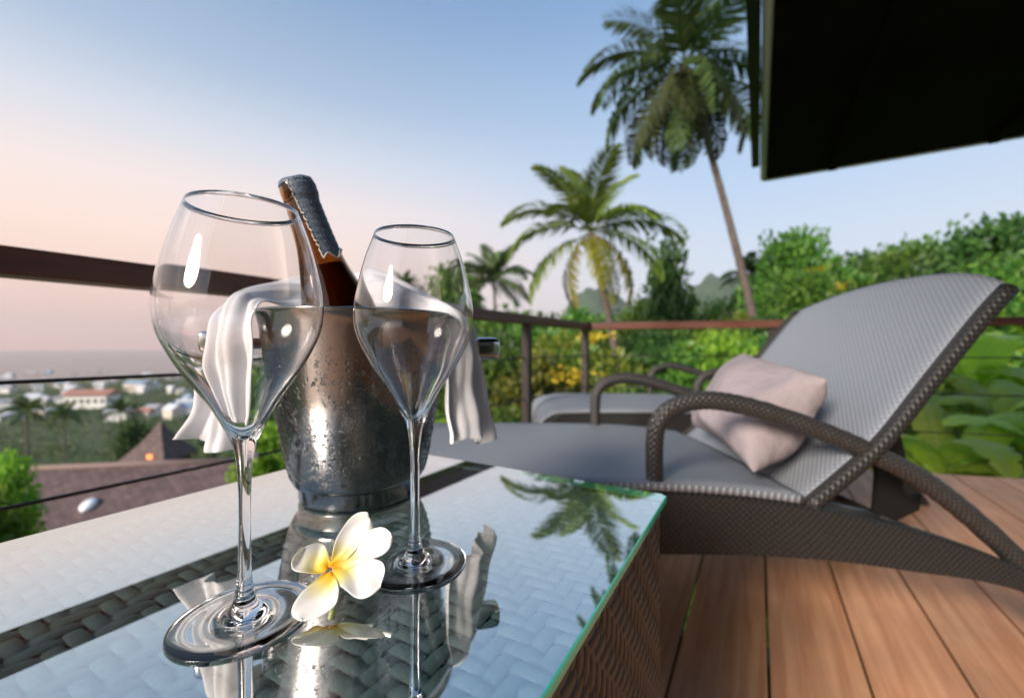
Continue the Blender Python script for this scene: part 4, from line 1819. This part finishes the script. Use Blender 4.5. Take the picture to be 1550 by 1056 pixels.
short = [(-30, 84, .95, 'up', F_), (70, 70, .9, 'up', F_), (-75, 72, 1.0, 'up', F_), (170, 76, .9, 'up', F_), (-120, 62, .9, 'up', F_),
         (-90, 36, 1.0, 'mid', F_), (-96, 12, 1.0, 'mid', F_), (90, 24, 1.05, 'mid', F_), (75, 46, .9, 'mid', F_), (20, 30, .9, 'mid', F_), (-150, 30, .8, 'mid', F_), (140, 28, .85, 'mid', F_),
         (-84, -22, 1.0, 'low', F_), (96, -8, .95, 'low', F_), (104, -36, .9, 'low', Y_), (-112, -48, .9, 'low', Y_), (170, -40, .7, 'low', Y_), (125, -58, .8, 'dead', Y_)]
palm('shorter coconut palm with yellowing lower fronds beside the dark conical tree', on_ground(955, 15), P(893, 352, 15), (0.25, 0, -0.3), 3.4, short, 0.17, 0.11, 4, seed=3)
# small far palms
palm('small far palm rising out of the treetops left of the yellowing palm', on_ground(748, 34), P(748, 425, 34), (0.2, 0, 0), 3.9, ring_fronds(5, 5, 8, 7, 0), 0.16, 0.11, seed=4)
palm('tiny far palm seen above the napkin against the pale sky', on_ground(611, 52), P(611, 440, 52), (0.2, 0, 0), 2.6, ring_fronds(6, 5, 8, 5, 0), 0.16, 0.11, seed=5)
palm('small palm half hidden in the trees right of the tall palm trunk', on_ground(1138, 30), P(1137, 418, 30), (0.1, 0, 0), 2.4, ring_fronds(8, 5, 8, 5, 0), 0.16, 0.11, seed=6)
palm('small palm below the terrace, rising over the shingled lodge roof', on_ground(40, 55), P(40, 622, 55), (0.3, 0, 0), 3.0, ring_fronds(9, 5, 8, 6, 0), 0.16, 0.11, group='palms in the valley', seed=7)
palm('slender palm standing between the lodge roof and the town houses', on_ground(97, 70), P(97, 628, 70), (0.2, 0, 0), 3.2, ring_fronds(10, 5, 8, 6, 0), 0.16, 0.11, group='palms in the valley', seed=8)
palm('bushy palm standing just left of the round dark valley tree', on_ground(182, 75), P(182, 622, 75), (0.2, 0, 0), 3.4, ring_fronds(12, 5, 8, 6, 0), 0.16, 0.11, group='palms in the valley', seed=9)

# trees: px, top row, width px, distance, shape, tone
for a in [
    (600, 470, 70, 60, 'round', 1), (650, 440, 90, 45, 'round', 1), (690, 432, 100, 40, 'layer', 0), (715, 455, 90, 32, 'round', 1), (775, 462, 110, 30, 'round', 0), (830, 470, 110, 33, 'round', 1),
    (880, 468, 100, 27, 'round', 0), (930, 470, 110, 30, 'round', 1), (1010, 374, 120, 21, 'cone', 1, 'dark conical tree standing between the two tall palms'), (975, 455, 90, 24, 'round', 0), (1060, 468, 110, 27, 'round', 0), (1098, 466, 80, 30, 'layer', 1),
    (1120, 475, 90, 22, 'round', 3), (1195, 372, 120, 22, 'layer', 0), (1160, 400, 90, 26, 'round', 1), (1245, 392, 130, 24, 'round', 0), (1300, 380, 130, 27, 'round', 1), (1215, 430, 120, 18, 'layer', 0),
    (1340, 385, 150, 23, 'round', 0), (1400, 380, 150, 24, 'layer', 0), (1455, 368, 150, 21, 'round', 1), (1510, 350, 160, 18, 'layer', 1), (1570, 355, 170, 17, 'round', 0), (1640, 350, 180, 18, 'round', 1),
    (1320, 430, 150, 15, 'round', 0), (1410, 405, 160, 14, 'round', 1), (1500, 400, 180, 13, 'round', 0), (1590, 400, 190, 12.5, 'layer', 0),
    (690, 500, 110, 19, 'round', 0), (745, 495, 110, 17, 'round', 1), (800, 490, 120, 20, 'round', 0), (850, 500, 110, 17, 'round', 3), (905, 500, 90, 18.5, 'round', 0), (985, 492, 100, 16, 'round', 1),
    (1035, 490, 110, 17, 'round', 0), (1090, 492, 110, 14, 'round', 2), (1150, 480, 130, 15, 'round', 1), (1215, 475, 130, 13, 'round', 0),
    (700, 545, 120, 12, 'bush', 0), (760, 520, 130, 12.5, 'bush', 0), (815, 535, 130, 11, 'bush', 3), (870, 525, 120, 12, 'bush', 0), (930, 530, 120, 11, 'bush', 3), (990, 525, 130, 11.5, 'bush', 1),
    (1050, 520, 130, 10.5, 'bush', 0), (1105, 505, 110, 10, 'bush', 2), (1170, 510, 140, 11, 'bush', 1), (1250, 490, 170, 10, 'bush', 0), (1340, 470, 190, 9.5, 'bush', 2), (1430, 460, 200, 9, 'bush', 2), (1530, 455, 220, 8.5, 'bush', 0),
    (690, 620, 140, 8, 'bush', 2), (780, 620, 140, 7.5, 'bush', 0), (870, 600, 150, 8, 'bush', 0), (960, 590, 150, 7.5, 'bush', 1), (1050, 585, 150, 7.5, 'bush', 0), (600, 560, 130, 12, 'bush', 1), (520, 590, 120, 12, 'bush', 0),
    (440, 575, 110, 12, 'bush', 0), (415, 640, 110, 9.5, 'bush', 2), (1640, 440, 220, 8.5, 'bush', 2), (1700, 420, 240, 10, 'bush', 0),
]:
    tree_at(*a)
tree_at(208, 632, 46, 66, 'round', 1, 'round dark tree below the terrace, left of the pointed hut roof')
tree_at(8, 684, 70, 8.5, 'bush', 2, 'bright green bush at the end of the shingled lodge roof')
tree_at(-30, 740, 110, 6.5, 'bush', 2, 'bright green bush under the railing in front of the lodge roof')

# blossoms on a few trees
def blossoms(px, py, w, d, n_):
    rg = np.random.default_rng(int(px))
    c = np.array(P(px, py, d))
    pos = c + rg.normal(size=(n_, 3)) * np.array([w, w, w * 0.45])
    v, f = leaf_cloud(pos, pos - c, 0.16, rg)
    o = stuff(link('yellow_blossoms', np_mesh(v, f), None, M_YFLOWER))
    tag(o, 'cluster of yellow blossoms', 'blossoms')
    return o


tag(blossoms(1232, 412, 0.28, 21.0, 150), 'upper cluster of yellow blossoms in the trees behind the backrest', 'blossoms')
tag(blossoms(1258, 434, 0.32, 21.0, 160), 'lower cluster of yellow blossoms in the trees behind the backrest', 'blossoms')
tag(blossoms(905, 507, 0.25, 13.0, 60), 'yellow blossoms just under the handrail near its corner', 'blossoms')
tag(blossoms(868, 568, 0.3, 10.2, 60), 'yellow blossoms low between the two railing posts', 'blossoms')


# banana plants behind the right-hand rail
def banana_leaf(seed, droop):
    rg = random.Random(seed)
    N, W_ = 30, 6
    v, f = [], []
    x = z = 0.0
    rows = []
    for i in range(N + 1):
        t = i / N
        a = -droop * t ** 1.4
        w = 0.0
        if t > 0.12:
            u = (t - 0.12) / 0.88
            w = 0.155 * (math.sin(math.pi * u ** 0.8) ** 0.6) if 0 < u < 1 else 0.002
        w = max(w, 0.006)
        notch = 1 - (0.35 if rg.random() < 0.12 else 0)
        for k in range(-W_, W_ + 1):
            q = k / W_
            lift = 0.05 * abs(q) * w / 0.155 - 0.10 * q * q * w / 0.155 + 0.008 * math.sin(i * 1.9 + abs(q) * 2)
            v.append((x, q * w * notch, z + lift))
        x += math.cos(a) / N
        z += math.sin(a) / N
    C_ = 2 * W_ + 1
    for i in range(N):
        for k in range(C_ - 1):
            f.append((i * C_ + k, (i + 1) * C_ + k, (i + 1) * C_ + k + 1, i * C_ + k + 1))
    return mesh(v, f, True)


BL_ = [banana_leaf(1, 1.2), banana_leaf(2, 1.9), banana_leaf(3, 2.4)]
for q in BL_:
    q.materials.append(M_BANANA)
M_BSTEM = simple('banana_stem', (0.30, 0.28, 0.07), 0.55, vary=0.4, vscale=5)


def banana(px, d, h, L, nl, seed, label):
    x = (px - CX) / FPX * d
    z0 = gz(x, d) - 0.05
    rg = random.Random(seed)
    o = thing('banana_plant', label, 'banana plant', (x, d, z0), 0, 'banana plants behind the rail')
    link('stem', tube([Vector((0, 0, 0)), Vector((0.03, 0.02, h * 0.6)), Vector((0.02, 0, h))], lambda i, t: 0.085 - 0.04 * t, 12), o, M_BSTEM)
    for k in range(nl):
        lf = link('leaf', BL_[k % 3], o)
        lf.location = (0.02, 0, h * rg.uniform(0.82, 1.0))
        lf.rotation_euler = (rg.uniform(-0.5, 0.5), -R(rg.uniform(28, 78)), k * 2.4 + rg.uniform(-0.4, 0.4))
        s = L * rg.uniform(0.75, 1.1)
        lf.scale = (s, s, s)


banana(1425, 4.3, 0.95, 1.35, 9, 1, 'leafy banana plant right behind the lounger backrest')
banana(1500, 4.9, 1.15, 1.5, 9, 2, 'tall banana plant with a thick yellowish stem behind the cable rail')
banana(1575, 4.2, 0.9, 1.4, 9, 3, 'banana plant at the deck edge with low spreading leaves')
banana(1365, 5.8, 1.3, 1.5, 8, 4, 'banana plant showing above the backrest edge, set back from the rail')
banana(1470, 6.5, 1.7, 1.6, 8, 5, 'upright banana plant further up the slope in front of the bushes')
banana(1660, 5.0, 1.2, 1.5, 8, 6, 'banana plant up the slope beyond the end of the rail')
banana(1310, 6.4, 1.2, 1.4, 7, 7, 'banana plant hidden mostly behind the raised backrest')


# undergrowth on the near slope, woodland in the valley
def scatter(n_clump, per, fn, leaf, spread, seed, name, mat, label):
    rg = np.random.default_rng(seed)
    ps, os_ = [], []
    k = 0
    while k < n_clump:
        x, y, s = fn(rg)
        if x is None:
            continue
        z = gz(x, y)
        pp = rg.normal(size=(per, 3)) * spread * s * np.array([1, 1, 0.6])
        pp[:, 2] = np.abs(pp[:, 2])
        ps.append(np.array([x, y, z]) + pp)
        os_.append(pp / (np.linalg.norm(pp, axis=1)[:, None] + 1e-6) + np.array([0, 0, 0.6]))
        k += 1
    v, f = leaf_cloud(np.concatenate(ps), np.concatenate(os_), leaf, rg)
    o = stuff(link(name, np_mesh(v, f), None, mat))
    return tag(o, label, 'undergrowth')


def near_fn(rg):
    d = rg.uniform(3.2, 26)
    x = d * rg.uniform(-0.9, 1.7)
    p = Vector((x, d))
    # keep off the deck
    if (p - CORNER).dot(Vector((-ldir.y, ldir.x))) < 0.25 and (p - CORNER).dot(Vector((rdir.y, -rdir.x)) * -1) < 0.25:
        return None, None, None
    if x < -6 and d > 9:
        return None, None, None
    return x, d, rg.uniform(0.6, 1.4)


scatter(900, 60, near_fn, 0.17, 0.33, 71, 'undergrowth', M_LEAF[0], 'low leafy undergrowth covering the slope below the deck')


def valley_fn(rg):
    d = 28 * (1000 / 28) ** rg.random()
    x = d * rg.uniform(-1.4, 0.7)
    if d < 60 and x < -7 and x > -40 and d < 34:
        return None, None, None
    return x, d, 1.0


rgv = np.random.default_rng(81)
pv_, ov_, sv_ = [], [], []
cnt = 0
while cnt < 5600:
    d = 30 * (1020 / 30) ** (rgv.random() ** 0.8)
    x = d * rgv.uniform(-1.4, 0.6)
    if d < 34 and -40 < x < -6:
        continue
    s = min(2.6 + d * 0.006, 6.5) * rgv.uniform(0.6, 1.2)
    per = 34
    q = rgv.normal(size=(per, 3)) * s * np.array([0.42, 0.42, 0.34])
    pv_.append(np.array([x, d, gz(x, d) + s * 0.55]) + q)
    ov_.append(q / (np.linalg.norm(q, axis=1)[:, None] + 1e-6) + np.array([0, 0, 0.5]))
    sv_.append(np.full(per, s * 0.36))
    cnt += 1
v, f = leaf_cloud(np.concatenate(pv_), np.concatenate(ov_), np.concatenate(sv_), rgv)
tag(stuff(link('valley_woodland', np_mesh(v, f), None, leaf_mat('valley_leaf', (0.035, 0.09, 0.025), (0.16, 0.24, 0.06)))), 'woodland filling the valley down to the shore', 'woodland')

# ------------------------------------------------------------------ buildings below
def gable_house(px, py, d, w, dp, h, rh, rz, wall, roof, label, hip=0.0, name='house', zbase=None, win=0):
    """px, py: where the middle of the eaves line sits in the photograph"""
    x = (px - CX) / FPX * d
    g = gz(x, d)
    o = thing(name, label, 'house', (x, d, g), rz, 'houses in the valley town' if name == 'house' else None)
    link('wall', box_mesh((0, 0, h / 2 - 1), (w, dp, h + 2)), o, wall)
    e = 0.06 * w
    hw, hd = w / 2 + e, dp / 2 + e
    r = hw - hip * dp / 2 - (0 if hip else 0)
    v = [(-hw, -hd, h), (hw, -hd, h), (hw, hd, h), (-hw, hd, h), (-r, 0, h + rh), (r, 0, h + rh)]
    fcs = [(0, 1, 5, 4), (2, 3, 4, 5), (1, 2, 5), (3, 0, 4), (3, 2, 1, 0)]
    link('roof', mesh([(a, b_, c + 0.01) for a, b_, c in v], fcs), o, roof)
    for k in range(win):
        q = link('window', box_mesh((0, 0, 0), (w * 0.09, 0.1, h * 0.25)), o, M_PANE)
        q.location = (-w / 2 + w * (k + 0.5) / win, -dp / 2 - 0.03, h * 0.55)
    return o


M_WHITE = simple('white_render', (0.72, 0.70, 0.66), 0.8, vary=0.08, vscale=0.3)
M_CREAM = simple('cream_render', (0.62, 0.55, 0.46), 0.8, vary=0.08, vscale=0.3)
M_ROOF_R = simple('red_roof', (0.36, 0.17, 0.12), 0.8, vary=0.2, vscale=0.5)
M_ROOF_G = simple('grey_roof', (0.33, 0.34, 0.36), 0.7, vary=0.2, vscale=0.5)
M_ROOF_B = simple('blue_roof', (0.25, 0.36, 0.45), 0.6, vary=0.2, vscale=0.5)
M_ROOF_W = simple('white_roof', (0.62, 0.63, 0.64), 0.6, vary=0.1, vscale=0.5)
M_SHINGLE = simple('brown_shingle', (0.16, 0.105, 0.095), 0.75, vary=0.25, vscale=2.5, bump=0.4, bscale=9)
def courses(m, scale):
    n, l = m.node_tree.nodes, m.node_tree.links
    b = n['Principled BSDF']
    src = b.inputs['Base Color'].links[0].from_socket
    tc = n.new('ShaderNodeTexCoord')
    br = n.new('ShaderNodeTexBrick')
    br.inputs['Scale'].default_value = scale
    br.inputs['Color1'].default_value = (1, 1, 1, 1)
    br.inputs['Color2'].default_value = (0.72, 0.70, 0.70, 1)
    br.inputs['Mortar'].default_value = (0.42, 0.40, 0.40, 1)
    br.inputs['Mortar Size'].default_value = 0.03
    l.new(tc.outputs['Object'], br.inputs['Vector'])
    mx = n.new('ShaderNodeMix')
    mx.data_type = 'RGBA'
    mx.blend_type = 'MULTIPLY'
    mx.inputs[0].default_value = 1.0
    l.new(src, mx.inputs[6])
    l.new(br.outputs[0], mx.inputs[7])
    l.new(mx.outputs[2], b.inputs['Base Color'])


courses(M_SHINGLE, 1.3)
roofs = [(M_ROOF_R, 'red'), (M_ROOF_G, 'grey'), (M_ROOF_B, 'pale blue'), (M_ROOF_W, 'white'), (M_ROOF_G, 'grey'), (M_ROOF_W, 'white')]
rh_ = random.Random(17)
for k in range(105):
    py = 560 + 78 * rh_.random() ** 1.4
    d = 61.0 * FPX / (py - HY)
    px = rh_.uniform(-60, 470)
    if rh_.random() < 0.2:
        px = rh_.uniform(470, 760)
    rf, rn = roofs[k % 6]
    w = rh_.uniform(8, 19)
    wl_, wn_ = (M_WHITE, 'white') if k % 3 else (M_CREAM, 'cream')
    gable_house(px, py, d, w, w * rh_.uniform(0.5, 0.8), rh_.uniform(5, 9), rh_.uniform(2, 4), rh_.uniform(-0.6, 0.6), wl_, rf,
                '%s-walled house with %s roof in the hazy valley town' % (wn_, rn), win=0)
gable_house(140, 612, 420, 36, 18, 13, 5, 0.15, M_WHITE, M_ROOF_R, 'large white building with red roof, biggest in the valley town', win=6, name='town_hall')
gable_house(210, 590, 560, 30, 16, 12, 4, -0.2, M_CREAM, M_ROOF_B, 'broad cream building with blue roof behind the red-roofed one', win=5, name='long_building')
gable_house(160, 655, 150, 7, 6, 4, 1.6, 0.3, M_WHITE, M_ROOF_W, 'small white cottage alone among the valley trees', win=2, name='cottage')
gable_house(55, 646, 170, 26, 10, 2.5, 2.2, 0.25, M_WHITE, M_ROOF_W, 'long low shed with pale metal roof among the valley trees', name='long_shed')
gable_house(668, 612, 30, 2.6, 2.2, 1.6, 1.0, 0.3, M_CREAM, simple('orange_tile', (0.55, 0.17, 0.04), 0.7, vary=0.2), 'small hut with orange tiled roof glimpsed beside the napkin', name='garden_hut')

# shingled lodge just below the terrace
lodge = thing('lodge', 'wide lodge with dark brown shingled hip roof below the terrace', 'house', (-15.5, 19.0, gz(-15.5, 19.0)), R(10))
zt = -4.55 - lodge.location.z
ze = zt - 3.0
lv = [(-9.5, -6.2, ze), (9.0, -6.2, ze), (9.0, 6.2, ze), (-9.5, 6.2, ze), (-5.2, 0, zt), (3.8, 0, zt)]
lr = link('roof', mesh(lv, [(0, 1, 5, 4), (2, 3, 4, 5), (1, 2, 5), (3, 0, 4), (3, 2, 1, 0)]), lodge, M_SHINGLE)
for a_, b2 in ((4, 5), (4, 0), (5, 1), (5, 2), (4, 3)):
    link('ridge_cap', tube([Vector(lv[a_]), Vector(lv[b2])], 0.13, 8), lr, simple('ridge_tile', (0.20, 0.14, 0.12), 0.7))
link('wall', box_mesh((0, 0, ze / 2 - 1), (15, 10, ze + 2)), lodge, M_CREAM)
for sx, sy in ((-1.5, -2.2), (3.2, -4.2)):
    s = link('skylight', tube([Vector((0, 0, -0.1)), Vector((0, 0, 0.16))], 0.55, 16, flat=0.7), lr, simple('skylight_dome', (0.8, 0.82, 0.85), 0.3))
    s.location = (sx, sy, zt + sy / 6.2 * 3.0 + 0.05)
    s.scale = (0.6, 0.6, 0.6)
    s.rotation_euler = (R(25), 0, 0)
lodge2 = thing('lodge', 'second brown shingled roof stepping down behind the first lodge', 'house', (-15.0, 28.5, gz(-15, 28.5)), R(-14))
z2 = -6.45 - lodge2.location.z
lv = [(-6.5, -4, z2 - 2.0), (6.5, -4, z2 - 2.0), (6.5, 4, z2 - 2.0), (-6.5, 4, z2 - 2.0), (-3, 0, z2), (3, 0, z2)]
link('roof', mesh(lv, [(0, 1, 5, 4), (2, 3, 4, 5), (1, 2, 5), (3, 0, 4), (3, 2, 1, 0)]), lodge2, M_SHINGLE)
link('wall', box_mesh((0, 0, (z2 - 2.0) / 2 - 1), (10, 6, z2)), lodge2, M_CREAM)
# pointed hut with a lit lamp
hp = P(243, 690, 33)
hut = thing('hut', 'hut with a steep pointed brown roof and a lit orange lamp', 'house', (hp.x, hp.y, gz(hp.x, hp.y)))
zb = hp.z - hut.location.z
s = 1.75
link('roof', mesh([(-s, -s, zb), (s, -s, zb), (s, s, zb), (-s, s, zb), (0, 0, zb + 2.75), (-s * .42, -s * .42, zb + 1.35), (s * .42, -s * .42, zb + 1.35), (s * .42, s * .42, zb + 1.35), (-s * .42, s * .42, zb + 1.35)],
                  [(0, 1, 6, 5), (1, 2, 7, 6), (2, 3, 8, 7), (3, 0, 5, 8), (5, 6, 4), (6, 7, 4), (7, 8, 4), (8, 5, 4), (3, 2, 1, 0)]), hut, M_SHINGLE)
link('wall', box_mesh((0, 0, zb / 2 - 0.3), (2.6, 2.6, zb + 0.6)), hut, simple('hut_timber', (0.12, 0.07, 0.04), 0.8))
m, n, l, b = new_mat('lamp_glow')
b.inputs['Emission Color'].default_value = (1.0, 0.22, 0.05, 1)
b.inputs['Emission Strength'].default_value = 0.6
b.inputs['Base Color'].default_value = (0.8, 0.3, 0.1, 1)
lm = link('lamp', box_mesh((0, 0, 0), (0.42, 0.08, 0.40), 0.05), hut, m)
lm.location = (0.5, -s * 0.9, zb + 0.32)

# ------------------------------------------------------------------ haze over the valley and the sea
hz = stuff(link('haze', box_mesh((0, 4250, 195), (18800, 10300, 522)), None, None))
m, n, l, b = new_mat('haze_air')
n.remove(b)
pvn = n.new('ShaderNodeVolumePrincipled')
pvn.inputs['Color'].default_value = (0.88, 0.79, 0.77, 1)
pvn.inputs['Density'].default_value = 0.00009
pvn.inputs['Anisotropy'].default_value = 0.2
l.new(pvn.outputs[0], n['Material Output'].inputs['Volume'])
hz.data.materials.append(m)
hz['label'] = 'thin pale haze filling the valley air'
hz['category'] = 'haze'
